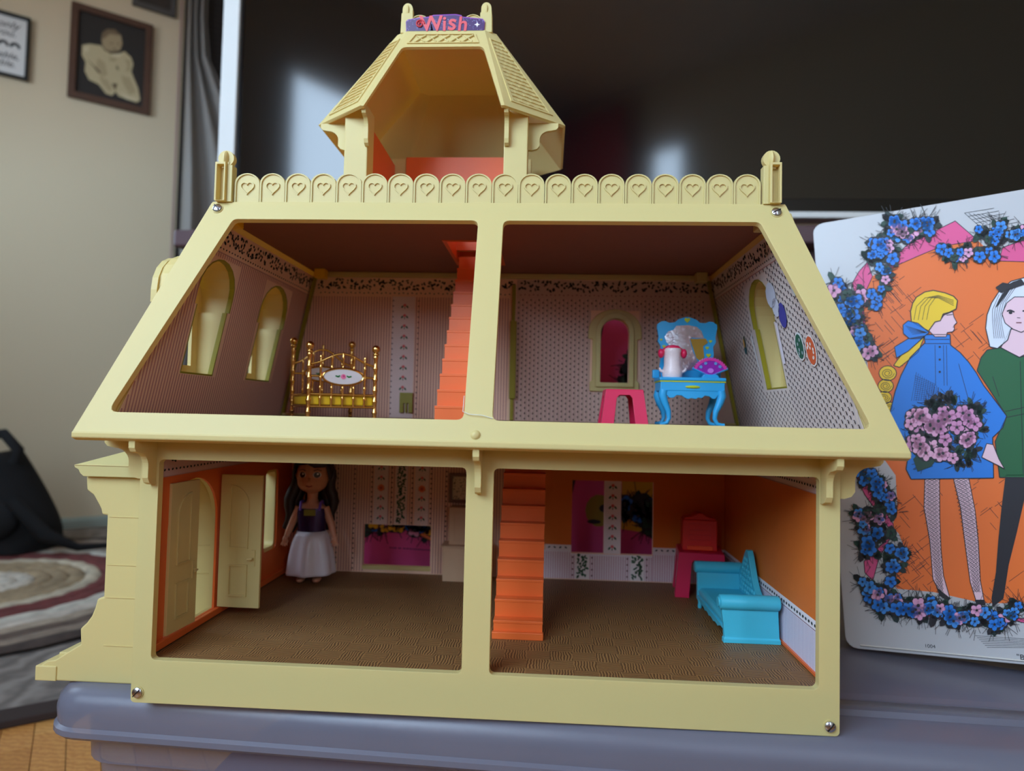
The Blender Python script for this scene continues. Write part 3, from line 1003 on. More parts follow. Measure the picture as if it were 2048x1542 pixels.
# --- heart fence on the roof ridge
def heart(cx, cz, s, n=22):
    out = []
    for i in range(n):
        t = 2 * PI * i / n
        out.append((cx + s * 16 * math.sin(t) ** 3 / 16, cz + s * (13 * math.cos(t) - 5 * math.cos(2 * t) - 2 * math.cos(3 * t) - math.cos(4 * t)) / 16))
    return out
FY = 0.0435
fence = MB().box(-0.2093, 0.2083, FY + 0.0004, FY + 0.003, 0.3795, 0.3835).build('ridge_fence', YEL, H)
SW = 0.02088
def scallop_mesh(w, h, hs):
    r = w / 2
    mb = MB()
    o = arch(-r + .0002, r - .0002, 0, h - r * 0.82, 12)
    o = [(x, z if z < h - r * .82 else h - r * .82 + (z - (h - r * .82)) * .82) for x, z in o]
    i_ = [(x * .87, 0.0002 + z * .955) for x, z in o]
    mb.prism([o], XZ(0.0), (0, 0.0026, 0))
    mb.prism([o, i_], XZ(-0.0011), (0, 0.0011, 0))
    hc = h * .52
    mb.prism([heart(0, hc, hs), heart(0, hc, hs * .80)], XZ(-0.0011), (0, 0.0011, 0))
    return mb
s0 = scallop_mesh(SW, 0.0242, 0.0060)
s0o = s0.build('scallop', YEL, fence, world=False)
for i in range(20):
    p = (-0.2093 + SW * (i + .5), FY, 0.3797)
    if i == 0:
        s0o.location = p
    else:
        clone(s0o, fence, p)
def ridge_post(x, sgn):
    xa, xb = x - 0.0050, x + 0.0036
    mb = MB()
    mb.prism([[(xa, 0.3795), (xb, 0.3795), (xb, 0.4110), (xa, 0.4110)], [(xa + .0016, 0.3800), (xb - .0014, 0.3800), (xb - .0014, 0.4090), (xa + .0016, 0.4090)]], XZ(FY - 0.007), (0, 0.008, 0))
    mb.box(xa, xb, FY - 0.0005, FY + 0.004, 0.3795, 0.4110)
    mb.box(xb if sgn < 0 else xa - 0.0042, xb + 0.0042 if sgn < 0 else xa, FY - 0.004, FY + 0.004, 0.3795, 0.4095)
    p = mb.build('ridge_post', YEL, H, bevel=0.0004)
    c = (x + (0.0015 if sgn < 0 else -0.0028), FY, 0.4153)
    k = MB().lathe([(0.0001, -0.0024), (0.0065, -0.0024), (0.0065, 0.0024), (0.0001, 0.0024)], (0, 0, 0), 20, Matrix.Rotation(PI / 2, 4, 'X'))
    k.ell((0, 0, 0), (0.0026, 0.0062, 0.0068), 12, 8)
    k.box(-0.003, 0.003, -0.003, 0.003, -0.008, -0.003)
    k.v = [v + Vector(c) for v in k.v]
    k.build('finial', YEL, p, smooth=40)
ridge_post(-0.2178, -1)
ridge_post(0.2186, 1)

# --- porch on the left wall
prof = [(-0.3418, 0.0), (-0.3419, 0.011), (-0.3372, 0.0145), (-0.3308, 0.0155), (-0.3100, 0.0288), (-0.3110, 0.0406), (-0.3064, 0.0450), (-0.3025, 0.0505), (-0.3000, 0.0570), (-0.2984, 0.0638), (-0.2933, 0.0659),
        (-0.2934, 0.1284), (-0.2979, 0.1290), (-0.2990, 0.1335), (-0.3012, 0.1375), (-0.3051, 0.1436), (-0.3110, 0.1477), (-0.3120, 0.1586), (-0.2502, 0.1586), (-0.2502, 0.0)]
porch = MB().box(-0.330, -0.2502, 0.032, 0.112, 0.0, 0.008).build('porch', YEL, H)
for i, y in enumerate((0.0285, 0.108)):
    pw = MB().prism([prof], XZ(y), (0, 0.0045, 0)).build('porch_wall', YEL, porch, bevel=0.0012)
    MB().prism([[(-0.2925, 0.0667), (-0.2505, 0.0667), (-0.2505, 0.1270), (-0.2925, 0.1270)]], XZ(y - 0.0006), (0, 0.0006, 0)).build('pilaster_face', YEL, pw, bevel=0.0004) if False else None
    for z in (0.0288, 0.0655, 0.0905, 0.1275):
        MB().box(-0.2915, -0.2525, y - 0.0005, y + 0.0005, z - 0.0003, z + 0.0003).build('moulding_line', YEL, porch)
MB().box(-0.345, -0.328, 0.0275, 0.1135, 0.0, 0.0115).build('porch_step', YEL, porch, bevel=0.0008)
MB().box(-0.331, -0.2505, 0.0335, 0.1075, 0.008, 0.020).build('porch_step', YEL, porch, bevel=0.0008)
MB().prism([[(-0.3105, 0.1586), (-0.3135, 0.1610), (-0.3150, 0.1640), (-0.3180, 0.1655), (-0.3185, 0.1672), (-0.2502, 0.1672), (-0.2502, 0.1586)]], XZ(0.0235), (0, 0.0945, 0)).build('porch_cornice', YEL, porch, bevel=0.0005)
rf_ = MB()
rf_.add([(-0.3185, 0.0225, 0.1672), (-0.2502, 0.0225, 0.1672), (-0.2502, 0.119, 0.1672), (-0.3185, 0.119, 0.1672), (-0.268, 0.052, 0.1845), (-0.2502, 0.052, 0.1845), (-0.2502, 0.090, 0.1845), (-0.268, 0.090, 0.1845)],
        [(3, 2, 1, 0), (0, 1, 5, 4), (4, 5, 6, 7), (7, 6, 2, 3), (3, 0, 4, 7), (1, 2, 6, 5)])
rf_.build('porch_roof', YEL, porch, bevel=0.0006)

# --- cupola
CZ = 0.470
EV = [(-0.1155, 0.068), (0.0058, 0.068), (0.0567, 0.107), (0.0567, 0.208), (0.0058, 0.247), (-0.1155, 0.247), (-0.1640, 0.208), (-0.1640, 0.105)]
TP = [(-0.0850, 0.100), (-0.0157, 0.100), (-0.0062, 0.106), (-0.0062, 0.208), (-0.0157, 0.214), (-0.0850, 0.214), (-0.0947, 0.208), (-0.0947, 0.106)]
TZ = 0.553
cup = MB()
n = 8
vs = [Vector((x, y, CZ)) for x, y in EV] + [Vector((x, y, TZ)) for x, y in TP]
fs = [(i, (i + 1) % n, n + (i + 1) % n, n + i) for i in range(1, n)] + [tuple(range(n, 2 * n))]
cup.add(vs, fs)
def CF(x, z):
    u = (z - CZ) / (TZ - CZ)
    return Vector((x, 0.068 + 0.032 * u, z))
oh = [(-0.1128, CZ)] + rpoly([(-0.1128, CZ), (0.0036, CZ), (-0.0155, 0.5345), (-0.0872, 0.5345)], 0.006)[10:] + [(0.0036, CZ)]
band = rpoly([(-0.1128, CZ), (-0.0872, 0.5345), (-0.0155, 0.5345), (0.0036, CZ)], 0.006)
seq = band[5:15]
lp = [(-0.1155, CZ), (-0.1128, CZ)] + seq + [(0.0036, CZ), (0.0058, CZ), (-0.0157, TZ), (-0.0850, TZ)]
tr = tessellate_polygon([[Vector((a, b, 0)) for a, b in lp]])
cup.add([CF(a, b) for a, b in lp], [tuple(t) for t in tr])
cupola = cup.build('cupola', YEL, H, weld=True)
so = cupola.modifiers.new('shell', 'SOLIDIFY')
so.thickness = 0.0028
so.offset = 0
# shingled panels: raised border plus separate shingle rows on every sloping face
for i in range(1, 8):
    a, b, c, d = vs[i], vs[(i + 1) % n], vs[n + (i + 1) % n], vs[n + i]
    nr = (b - a).cross(d - a).normalized()
    if nr.z < 0:
        nr = -nr
    def P(u, v):
        lo_, hi_ = a.lerp(b, u), d.lerp(c, u)
        return lo_.lerp(hi_, v) + nr * 0.0014
    m_ = 0.13
    ring_o = [(m_, 0.08), (1 - m_, 0.08), (1 - m_, 0.90), (m_, 0.90)]
    ring_i = [(m_ + .05, 0.10), (1 - m_ - .05, 0.10), (1 - m_ - .05, 0.88), (m_ + .05, 0.88)]
    MB().prism([ring_o, ring_i], P, nr * 0.0009).build('panel_border', YEL, cupola)
    rows = 15
    mb = MB()
    for r in range(rows):
        v0, v1 = 0.105 + 0.77 * r / rows, 0.105 + 0.77 * (r + 1) / rows
        q = [(0.19, v0), (0.81, v0), (0.81, v1), (0.19, v1)]
        nt_ = 7
        for t in range(nt_):
            u0, u1 = 0.19 + 0.62 * t / nt_, 0.19 + 0.62 * (t + 1) / nt_
            um = (u0 + u1) / 2
            vd = v0 + (v1 - v0) * (0.45 if (r + t) % 2 else 0.0)
            A_, B_, C_, D_ = P(u0 + .004, v0 + (v1 - v0) * .12), P(u1 - .004, v0 + (v1 - v0) * .12), P(u1 - .004, v1), P(u0 + .004, v1)
            lift = nr * (0.0009 if (r + t) % 2 else 0.0006)
            mb.add([A_ + lift, B_ + lift, C_, D_, A_, B_], [(0, 1, 2, 3), (4, 5, 1, 0), (4, 0, 3), (5, 2, 1)])
    o = mb.build('shingle_field', YEL, cupola)
    o['kind'] = 'stuff'
# front lintel panel with a plaited band
fr = lambda a, b: CF(a, b) + Vector((0, -0.0016, 0.0006))
MB().prism([[(-0.0835, 0.5380), (-0.0195, 0.5380), (-0.0235, 0.5490), (-0.0780, 0.5490)], [(-0.0815, 0.5390), (-0.0212, 0.5390), (-0.0247, 0.5480), (-0.0766, 0.5480)]], fr, (0, -0.0007, 0.0002)).build('lintel_border', YEL, cupola)
for i in range(5):
    xa = -0.0765 + i * 0.0106
    MB().tube([fr(xa, 0.5395), fr(xa + 0.0045, 0.5435), fr(xa + 0.0090, 0.5470)], 0.0011, 6).tube([fr(xa + 0.001, 0.5470), fr(xa + 0.0085, 0.5400)], 0.0007, 6).build('lintel_plait', YEL, cupola, smooth=60)
# columns, low orange parapet walls and side walls
for x0 in (-0.1345, 0.0050):
    MB().box(x0, x0 + 0.0205, 0.086, 0.106, 0.3800, 0.4790).build('column', YEL, cupola, bevel=0.0008)
for x0 in (-0.1345, 0.0100):
    MB().box(x0, x0 + 0.0155, 0.196, 0.210, 0.3800, 0.476).build('column', YEL, cupola, bevel=0.0008)
MB().box(-0.1185, -0.1165, 0.1062, 0.196, 0.3800, 0.4690).build('parapet', ORG, cupola)
MB().box(0.0080, 0.0100, 0.1062, 0.196, 0.3800, 0.4690).build('parapet', ORG, cupola)
MB().box(-0.104, 0.0050, 0.193, 0.1955, 0.3800, 0.4765).build('parapet', ORG, cupola)
MB().box(-0.1345, -0.1187, 0.1062, 0.196, 0.3800, 0.4250).build('side_wall', YEL, cupola)
MB().box(0.0102, 0.0255, 0.1062, 0.196, 0.3800, 0.4250).build('side_wall', YEL, cupola)
MB().box(-0.119, 0.0100, 0.196, 0.199, 0.3800, 0.4760).build('back_wall', YEL, cupola)
# brackets under the cupola eave
for x in (-0.1140, 0.0075):
    MB().prism([[(0.086 + y, 0.4745 + z) for y, z in bracket_prof(0.015, 0.031)]], YZ(x - 0.0018), (0.0036, 0, 0)).build('cupola_bracket', YEL, cupola, bevel=0.0005)
for sx, x in ((-1, -0.1345), (1, 0.0255)):
    MB().prism([[(x - sx * p, 0.4695 + z) for p, z in bracket_prof(0.026, 0.024)]], XZ(0.0985), (0, 0.0036, 0)).build('cupola_bracket', YEL, cupola, bevel=0.0005)
# top fence
tf = MB().box(-0.0880, -0.0130, 0.101, 0.106, TZ + 0.0005, TZ + 0.0035).build('cupola_fence', YEL, H)
s1 = scallop_mesh(0.0165, 0.0165, 0.004).build('scallop', YEL, tf, world=False)
for i in range(4):
    p = (-0.0505 + (i - 1.5) * 0.0160, 0.1030, TZ + 0.0010)
    if i == 0:
        s1.location = p
    else:
        clone(s1, tf, p)
for x in (-0.0858, -0.0147):
    pst = MB().prism([[(x - .0058, TZ), (x + .0058, TZ), (x + .0052, TZ + .0185), (x - .0052, TZ + .0185)]], XZ(0.1005), (0, 0.009, 0)).build('cupola_post', YEL, H, bevel=0.0006)
    k = MB().prism([[(-0.0046, 0), (0.0046, 0)] + [(0.0046 * math.cos(PI * i / 10), 0.0045 + 0.0055 * math.sin(PI * i / 10)) for i in range(11)]], XZ(-0.003), (0, 0.006, 0))
    k.ell((0, 0, 0.004), (0.0024, 0.0046, 0.0058), 10, 8)
    k.v = [v + Vector((x, 0.105, TZ + .0182)) for v in k.v]
    k.build('finial', YEL, pst, smooth=40)

# ================================================================== WALL PAPERS (flat print)
PKL, TAN, INKB, GRN, ROSE = (198, 142, 136), (196, 150, 140), (34, 36, 34), (48, 92, 58), (226, 110, 110)


def scroll(cv, x0, x1, z0, z1, step, clip=None):
    x = x0
    while x < x1:
        for j in range(7):
            px, pz = x + random.uniform(0, step * .9), random.uniform(z0, z1)
            if clip and not clip(px, pz):
                continue
            cv.disc(px, pz, (z1 - z0) * random.uniform(.10, .2), (z1 - z0) * random.uniform(.07, .12), INKB, 4, 6, random.uniform(0, 3))
        x += step


def rose(cv, x, z, s, big=False):
    cv.disc(x, z + s * .25, s * .38, s * .38, ROSE, 4, 7)
    cv.disc(x - s * .62, z - s * .15, s * .42, s * .22, GRN, 4, 6, 0.9)
    cv.disc(x + s * .62, z - s * .15, s * .42, s * .22, GRN, 4, 6, -0.9)
    cv.disc(x, z - s * .4, s * .12, s * .3, GRN, 4, 5)
    if big:
        cv.disc(x, z, s * .9, s * .9, (232, 120, 70), 5, 9)
        cv.disc(x, z, s * .4, s * .4, (200, 80, 50), 6, 7)


def vine(cv, x, z0, z1, w):
    z = z0
    while z < z1:
        cv.disc(x + random.uniform(-w, w), z, w * .34, w * .18, GRN, 4, 6, random.uniform(0, 3))
        z += w * .11


def dots_col(cv, x, z0, z1, step, c=(96, 52, 60), s=0.0009):
    z = z0
    while z < z1:
        cv.disc(x, z, s, s, c, 4, 5)
        z += step


# upper back wall, striped left half
cvb = Canvas(XZ(0.272), (0, -1, 0))
zlim = lambda x: min(0.3655, 0.21 + (0.26 - abs(x)) / SK)
x = -0.258
while x < 0.002:
    cvb.rect(x, x + 0.0013, 0.2057, min(zlim(x), 0.3445), PKL, 1)
    x += 0.0031
inb = lambda x, z: abs(x) < 0.26 - SK * (z - 0.21) - .002
scroll(cvb, -0.222, 0.0, 0.353, 0.3645, 0.0085, inb)
for i in range(44):
    cvb.disc(-0.218 + i * .0051, 0.3485 + .0006 * (i % 2), .0011, .0007, INKB, 4, 5, 0.6 * (-1) ** i)
cvb.rect(-0.1335, -0.1070, 0.2057, 0.345, (236, 214, 208), 2)
dots_col(cvb, -0.1325, 0.210, 0.343, 0.0062)
dots_col(cvb, -0.1030, 0.210, 0.343, 0.0062)
for i in range(9):
    rose(cvb, -0.1190, 0.2395 + i * 0.0118, 0.0046)
# dotted right half
for p_ in ([(0.0095, 0.2057), (0.094, 0.2057), (0.094, 0.366), (0.0095, 0.366)], [(0.150, 0.2057), (0.2595, 0.2057), (0.2262, 0.366), (0.150, 0.366)], [(0.094, 0.2057), (0.150, 0.2057), (0.150, 0.2415), (0.094, 0.2415)], [(0.094, 0.332), (0.150, 0.332), (0.150, 0.366), (0.094, 0.366)]):
    cvb.poly(p_, (206, 174, 158), 0.5)
for i in range(46):
    xx = 0.012 + i * 0.0046
    if xx > 0.256:
        continue
    for p_, q_ in (((0.2057, 0.2415), (0.332, min(zlim(xx), .3445))) if 0.094 < xx < 0.150 else ((0.2057, min(zlim(xx), .3445)),)):
        cvb.rect(xx - .0016, xx - .0006, p_, q_, (226, 188, 178), 1)
    for j in range(24):
        zz = 0.208 + j * 0.0060 + (0.0030 if i % 2 else 0)
        if zz > 0.343 or not inb(xx, zz):
            continue
        if 0.094 < xx < 0.151 and 0.240 < zz < 0.334:
            continue
        cvb.disc(xx, zz, .00085, .0013, (56, 34, 34), 3, 5)
scroll(cvb, 0.012, 0.222, 0.353, 0.3645, 0.0085, inb)
for i in range(42):
    cvb.disc(0.014 + i * .0049, 0.3485 + .0006 * (i % 2), .0009, .0007, (140, 70, 70), 4, 5)
cvb.build('wallpaper_print', back_up)

# sloping side walls
def side_paper(sgn, wins, dotted, parent):
    nrm = (-sgn * 1.0, 0, -SK)
    cv = Canvas(lambda y, z: LS(y, z, sgn), nrm, 0.0002)
    fy = lambda z: -0.0165 + 0.36 * (z - 0.2)
    zf = lambda y: min(0.366, 0.2 + (y + 0.0165) / 0.36) if y < 0.043 else 0.366
    base = [(-0.0145, 0.2055), (0.271, 0.2055), (0.271, 0.367), (0.0435, 0.367)]
    # paper sheet with window cut-outs: built as strips between the windows
    ys = sorted([0.0] + [v for w in wins for v in (w[0], w[1])] + [0.271])
    loops = [base] + [wshape(a, b) for a, b in wins]
    sheet = MB().prism(loops, lambda y, z: LS(y, z, sgn) + Vector(nrm).normalized() * 0.0004, Vector(nrm).normalized() * 0.0003)
    sheet.build('wallpaper_sheet', mat('greyish_white_paper', (218, 204, 194), 0.75, noise=0.02) if dotted else PAPER, parent)
    cv.eps = 0.00025
    hit = lambda y, z: any(a - .001 < y < b + .001 and 0.2405 < z < 0.342 for a, b in wins)
    lay = 4
    if not dotted:
        y = -0.012
        while y < 0.271:
            zt = min(zf(y), 0.3445)
            if any(a < y < b for a, b in wins):
                segs = [(0.2057, 0.241), (0.341, zt)]
            else:
                segs = [(0.2057, zt)]
            for p, q in segs:
                if q > p:
                    cv.rect(y, y + .0015, p, q, PKL, lay)
            y += 0.0036
    else:
        for i in range(60):
            yy = -0.013 + i * 0.0048
            for j in range(24):
                zz = 0.208 + j * 0.0060 + (0.0030 if i % 2 else 0)
                if zz > 0.344 or yy < fy(zz) + .003 or hit(yy, zz) or yy > 0.27:
                    continue
                cv.disc(yy, zz, .0009, .0014, (44, 30, 34), lay, 5)
                cv.rect(yy - .0002, yy + .0016, zz + .0010, zz + .0017, (90, 74, 78), lay)
            zt = min(zf(yy), .3445)
            if not any(a < yy < b for a, b in wins) and yy < .27:
                cv.rect(yy - .0021, yy - .0015, 0.2057, zt, (206, 196, 200), lay)
    okc = lambda y, z: y > fy(z) + .004
    scroll(cv, 0.045, 0.270, 0.353, 0.3645, 0.0080, okc)
    cv.rect(0.041, 0.270, 0.3446, 0.3455, TAN, lay)
    for i in range(46):
        cv.disc(0.045 + i * .005, 0.3487, .0012, .0008, INKB, lay, 5, 0.5 * (-1) ** i)
    return cv, lay


cvl, lay = side_paper(-1, LW, False, left_side)
cvl.build('wallpaper_print', left_side)
cvr, lay = side_paper(1, RW, True, right_side)
cvr.build('wallpaper_print', right_side)
# stickers on the right wall
def stk(name, fn, label):
    cv = Canvas(lambda y, z: LS(y, z, 1), (-1, 0, -SK), 0.0003)
    fn(cv)
    cv.build(name, right_side, label=label)
stk('sticker', lambda c: [c.disc(0.100, 0.3205, .011, .011, (200, 206, 220), 6, 12), c.disc(0.094, 0.309, .008, .008, (204, 208, 222), 6, 12)], 'pale grey round sticker')
stk('sticker', lambda c: c.disc(0.0833, 0.3008, .0078, .0105, (66, 64, 150), 6, 14), 'purple oval sticker')
def leaf(c):
    c.disc(0.061, 0.2729, .0085, .0115, (226, 228, 226), 6, 12)
    c.disc(0.061, 0.2729, .0070, .0100, (38, 92, 70), 7, 12)
    for i in range(5):
        c.disc(0.061 + random.uniform(-.004, .004), 0.2729 + random.uniform(-.006, .006), .0014, .0016, (150, 170, 170), 8, 6)
stk('sticker', leaf, 'green leafy oval sticker')
def orng(c):
    c.disc(0.0414, 0.2679, .0095, .0125, (236, 226, 220), 6, 12)
    c.disc(0.0414, 0.2679, .0080, .0110, (214, 96, 50), 7, 12)
    for i in range(9):
        c.disc(0.0414 + random.uniform(-.005, .005), 0.2679 + random.uniform(-.008, .008), .0013, .0014, (250, 236, 222), 8, 6)
stk('sticker', orng, 'orange dotted oval sticker')
stk('sticker', lambda c: [c.disc(0.036, 0.303, .004, .006, (214, 160, 40), 6, 6, .5), c.disc(0.032, 0.296, .004, .004, (196, 140, 30), 6, 6), c.disc(0.034, 0.300, .001, .006, (90, 60, 30), 7, 5, .4)], 'yellow butterfly sticker')
stk('sticker', lambda c: [c.disc(0.1946, 0.2873, .0035, .010, (70, 84, 70), 6, 7, .25), c.disc(0.195, 0.289, .002, .005, (220, 160, 60), 7, 6), c.disc(0.194, 0.282, .003, .004, (40, 90, 100), 7, 6)], 'small bird sticker')
stk('sticker', lambda c: [c.line([(0.050, 0.322), (0.046, 0.314), (0.043, 0.306)], .004, (206, 212, 210), 6), c.line([(0.054, 0.320), (0.050, 0.311)], .003, (190, 200, 196), 6)], 'pale feather sticker')

stk('paper_tear', lambda c: c.poly([(0.1685, 0.296), (0.1725, 0.292), (0.1660, 0.256), (0.1630, 0.254)], (226, 224, 222), 6), 'torn white paper flap')
stk('paper_tear', lambda c: c.poly([(0.1020, 0.298), (0.0985, 0.296), (0.0975, 0.262), (0.1030, 0.262)], (228, 220, 228), 6), 'torn white paper flap')
# lower left back wall and left border
cvd = Canvas(XZ(0.272), (0, -1, 0))
holes_ = [(-0.159, -0.082, 0.0375, 0.084)]
x = -0.244
while x < 0.010:
    if -0.1600 < x < -0.081:
        cvd.rect(x, x + .0012, 0.0845, 0.185, PKL, 1)
    else:
        cvd.rect(x, x + .0012, 0.0308, 0.185, PKL, 1)
    x += 0.0031
for xc in (-0.1905, -0.171, -0.151, -0.128, -0.1045, -0.083, -0.0655):
    lo_ = 0.034 if xc < -0.16 or xc > -0.081 else 0.087
    dots_col(cvd, xc, lo_, 0.185, 0.0056, (60, 44, 44), .0010)
for xc in (-0.1405, -0.0935):
    cvd.rect(xc - .008, xc + .008, 0.0845, 0.185, (238, 214, 204), 2)
    for i in range(9):
        rose(cvd, xc, 0.092 + i * 0.0112, 0.0045, big=(i == 3))
cvd.rect(-0.124, -0.110, 0.0845, 0.185, (238, 214, 204), 2)
vine(cvd, -0.117, 0.087, 0.185, 0.0045)
# lower right back wall: orange field, striped dado, floral strip
OR2 = (222, 118, 40)
WN = [(0.0767, 0.1126), (0.1313, 0.1668)]
for a, b in ((0.012, 0.0767), (0.1668, 0.246)):
    cvd.rect(a, b, 0.0682, 0.186, OR2, 1)
cvd.rect(0.0767, 0.1668, 0.1404, 0.186, OR2, 1)
cvd.rect(0.1126, 0.1313, 0.0597, 0.1404, (240, 226, 224), 1)
for i in range(7):
    rose(cvd, 0.1220, 0.0665 + i * 0.0113, 0.0050)
for a, b, zt in ((0.012, 0.0767, 0.0622), (0.0767, 0.1668, 0.0590), (0.1668, 0.246, 0.0622)):
    cvd.rect(a, b, 0.0308, zt, (240, 228, 230), 1)
    x = a
    while x < b:
        cvd.rect(x, x + .0010, 0.0308, zt - .002, (214, 168, 180), 2)
        x += 0.0026
for a, b in ((0.048, 0.0767), (0.1668, 0.246)):
    cvd.rect(a, b, 0.0622, 0.0682, (240, 228, 226), 1)
    i = 0
    while a + .004 + i * .0062 < b:
        cvd.disc(a + .004 + i * .0062, 0.0652, .0016, .0009, INKB, 4, 6, .5 * (-1) ** i)
        i += 1
for xc in (0.0875, 0.1480):
    cvd.rect(xc - .006, xc + .010, 0.0308, 0.0590, (246, 238, 234), 3)
    vine(cvd, xc + .002, 0.033, 0.058, 0.0055)
    for dx in (-.009, .0125):
        for i in range(4):
            cvd.disc(xc + dx, 0.035 + i * .0066, .001, .0012, (120, 60, 60), 4, 5)
cvd.build('wallpaper_print', lback)
cve = Canvas(YZ(-0.2445), (1, 0, 0), 0.0002)
cve.rect(0.0065, 0.271, 0.1605, 0.186, PAPER and (214, 176, 172), 1)
scroll(cve, 0.008, 0.27, 0.1715, 0.184, 0.0085)
cve.rect(0.0065, 0.271, 0.1600, 0.1607, TAN, 3)
for i in range(50):
    cve.disc(0.010 + i * .0052, 0.1655, .0013, .0009, INKB, 4, 6, .5 * (-1) ** i)
cve.build('wallpaper_print', lliner)
cvf = Canvas(YZ(0.2447), (-1, 0, 0), 0.0002)
cvf.rect(0.0065, 0.271, 0.0325, 0.0622, (236, 230, 238), 1)
y = 0.007
while y < 0.27:
    cvf.rect(y, y + .0011, 0.0325, 0.0610, (196, 184, 204), 2)
    y += 0.0027
cvf.rect(0.0065, 0.271, 0.0622, 0.0690, (240, 234, 238), 1)
cvf.rect(0.0065, 0.271, 0.0615, 0.0622, (150, 110, 120), 2)
i = 0
while 0.010 + i * .0056 < 0.27:
    cvf.disc(0.010 + i * .0056, 0.0655, .0015, .0012, INKB, 4, 6, .5 * (-1) ** i)
    i += 1
cvf.rect(0.0065, 0.271, 0.1610, 0.186, (226, 206, 208), 1)
scroll(cvf, 0.008, 0.27, 0.1715, 0.184, 0.0085)
cvf.rect(0.0065, 0.271, 0.1605, 0.1612, TAN, 3)
for i in range(50):
    cvf.disc(0.010 + i * .0052, 0.1660, .0014, .0010, INKB, 4, 6, .5 * (-1) ** i)
cvf.build('wallpaper_print', rliner)

# upper right back window frame
c_ = 0.1212
o_ = [(c_ - .0275, 0.2405), (c_ + .0275, 0.2405), (c_ + .0275, 0.2510), (c_ + .0250, 0.2530), (c_ + .0250, 0.2990), (c_ + .0298, 0.3000), (c_ + .0298, 0.3080)]
o_ += [(c_ + .0298 * math.cos(PI * i / 12), 0.3080 + 0.0255 * math.sin(PI * i / 12)) for i in range(1, 12)]
o_ += [(c_ - .0298, 0.3080), (c_ - .0298, 0.3000), (c_ - .0250, 0.2990), (c_ - .0250, 0.2530), (c_ - .0275, 0.2510)]
wi = arch(UW[0] - .0002, UW[1] + .0002, UW[2], UW[3])
bw = MB().prism([o_, arch(c_ - .0195, c_ + .0195, 0.2470, 0.3085)], XZ(0.2690), (0, 0.003, 0)).build('upper_window_frame', YEL, H, bevel=0.0008)
MB().prism([arch(c_ - .0212, c_ + .0212, 0.2455, 0.3080), wi], XZ(0.2660), (0, 0.006, 0)).build('inner_sash', YEL, bw, bevel=0.0008)

# ================================================================== STICKER SIGN on the cupola
sg = thing('sticker_sign', 'purple glitter sticker reading Wish between the cupola posts', 'sticker', (-0.0505, 0.0995, TZ))
SP = mat('purple_glitter', (62, 24, 88), 0.35, noise=0.6, scale=1200)
SPE = mat('violet_edge', (130, 46, 156), 0.35)
def piece(pts):
    MB().prism([pts], XZ(0.0992), (0, 0.0008, 0)).build('sticker_edge', SPE, sg)
    cx = sum(p[0] for p in pts) / len(pts)
    cz = sum(p[1] for p in pts) / len(pts)
    MB().prism([[(cx + (x - cx) * .955, cz + (z - cz) * .88 - .0004) for x, z in pts]], XZ(0.0988), (0, 0.0004, 0)).build('sticker_face', SP, sg)
piece([(-0.0860, TZ + .0002), (-0.0610, TZ + .0002), (-0.0640, TZ + .0140), (-0.0740, TZ + .0133), (-0.0850, TZ + .0115), (-0.0865, TZ + .0095)])
piece([(-0.0645, TZ + .0002), (-0.0360, TZ + .0002), (-0.0365, TZ + .0150), (-0.0420, TZ + .0160), (-0.0620, TZ + .0155), (-0.0640, TZ + .0145)])
piece([(-0.0395, TZ + .0002), (-0.0160, TZ + .0002), (-0.0155, TZ + .0090), (-0.0175, TZ + .0115), (-0.0390, TZ + .0140)])
WM = mat('coral_letter_ink', (214, 76, 84), 0.4)
def sign_text(t, x, z, s, sh):
    M = Matrix(((1, 0, 0, x), (0, 0, -1, 0.0985), (0, 1, 0, z), (0, 0, 0, 1)))
    lettering(t, s, WM, sg, M, shear=sh, bold=0.0004)
sign_text('W', -0.0625, TZ + .0006, 0.0195, -0.1)
sign_text('i', -0.0515, TZ + .0008, 0.0185, 0.0)
sign_text('s', -0.0450, TZ + .0014, 0.0205, 0.1)
sign_text('h', -0.0355, TZ + .0006, 0.0180, 0.1)
sp = MB()
sp.tube([(-0.0735 + .0042 * (1 - i / 20) * math.cos(i * .62), 0.0982, TZ + .0068 + .0040 * (1 - i / 20) * math.sin(i * .62)) for i in range(18)], 0.0007, 6)
sp.build('curl', WM, sg, smooth=60)
st4 = []
for i in range(8):
    r = 0.0026 if i % 2 == 0 else 0.0009
    st4.append((-0.0222 + r * math.cos(PI * i / 4), TZ + .0058 + r * math.sin(PI * i / 4)))
MB().prism([st4], XZ(0.0984), (0, 0.0004, 0)).build('sparkle', mat('white_sparkle', (240, 236, 246), 0.4), sg)
gl = Canvas(XZ(0.0988), (0, -1, 0), 0.00008)
for i in range(120):
    gl.disc(random.uniform(-.085, -.017), TZ + random.uniform(.001, .0115), .00025, .00025, random.choice(((200, 160, 230), (150, 190, 240), (230, 200, 250))), 1, 4)
gl.build('glitter', sg)

# ================================================================== FURNITURE, upper storey
UF = 0.2056
bed = thing('toy_bed', 'shiny gold bamboo style toy bed with a rose medallion in the upper left room', 'bed', (-0.1700, 0.1160, UF), math.radians(30))
BW, BLN = 0.061, 0.100
def post(x, y, h):
    pr = [(0.0001, 0), (0.0020, 0), (0.0022, 0.002)]
    z = 0.004
    while z < h - 0.012:
        pr += [(0.0019, z), (0.0026, z + .0016), (0.0026, z + .0024), (0.0019, z + .004)]
        z += 0.0105
    pr += [(0.0021, h - .0105), (0.0030, h - .0095), (0.0030, h - .0085), (0.0022, h - .0078)]
    for i in range(7):
        a = -PI / 2 + PI * i / 6
        pr.append((max(0.0001, 0.0040 * math.cos(a)) if i else 0.0020, h - .0040 + 0.0040 * math.sin(a)))
    MB().lathe(pr, (x, y, 0), 14).build('post', GOLD, bed, smooth=50, world=False)
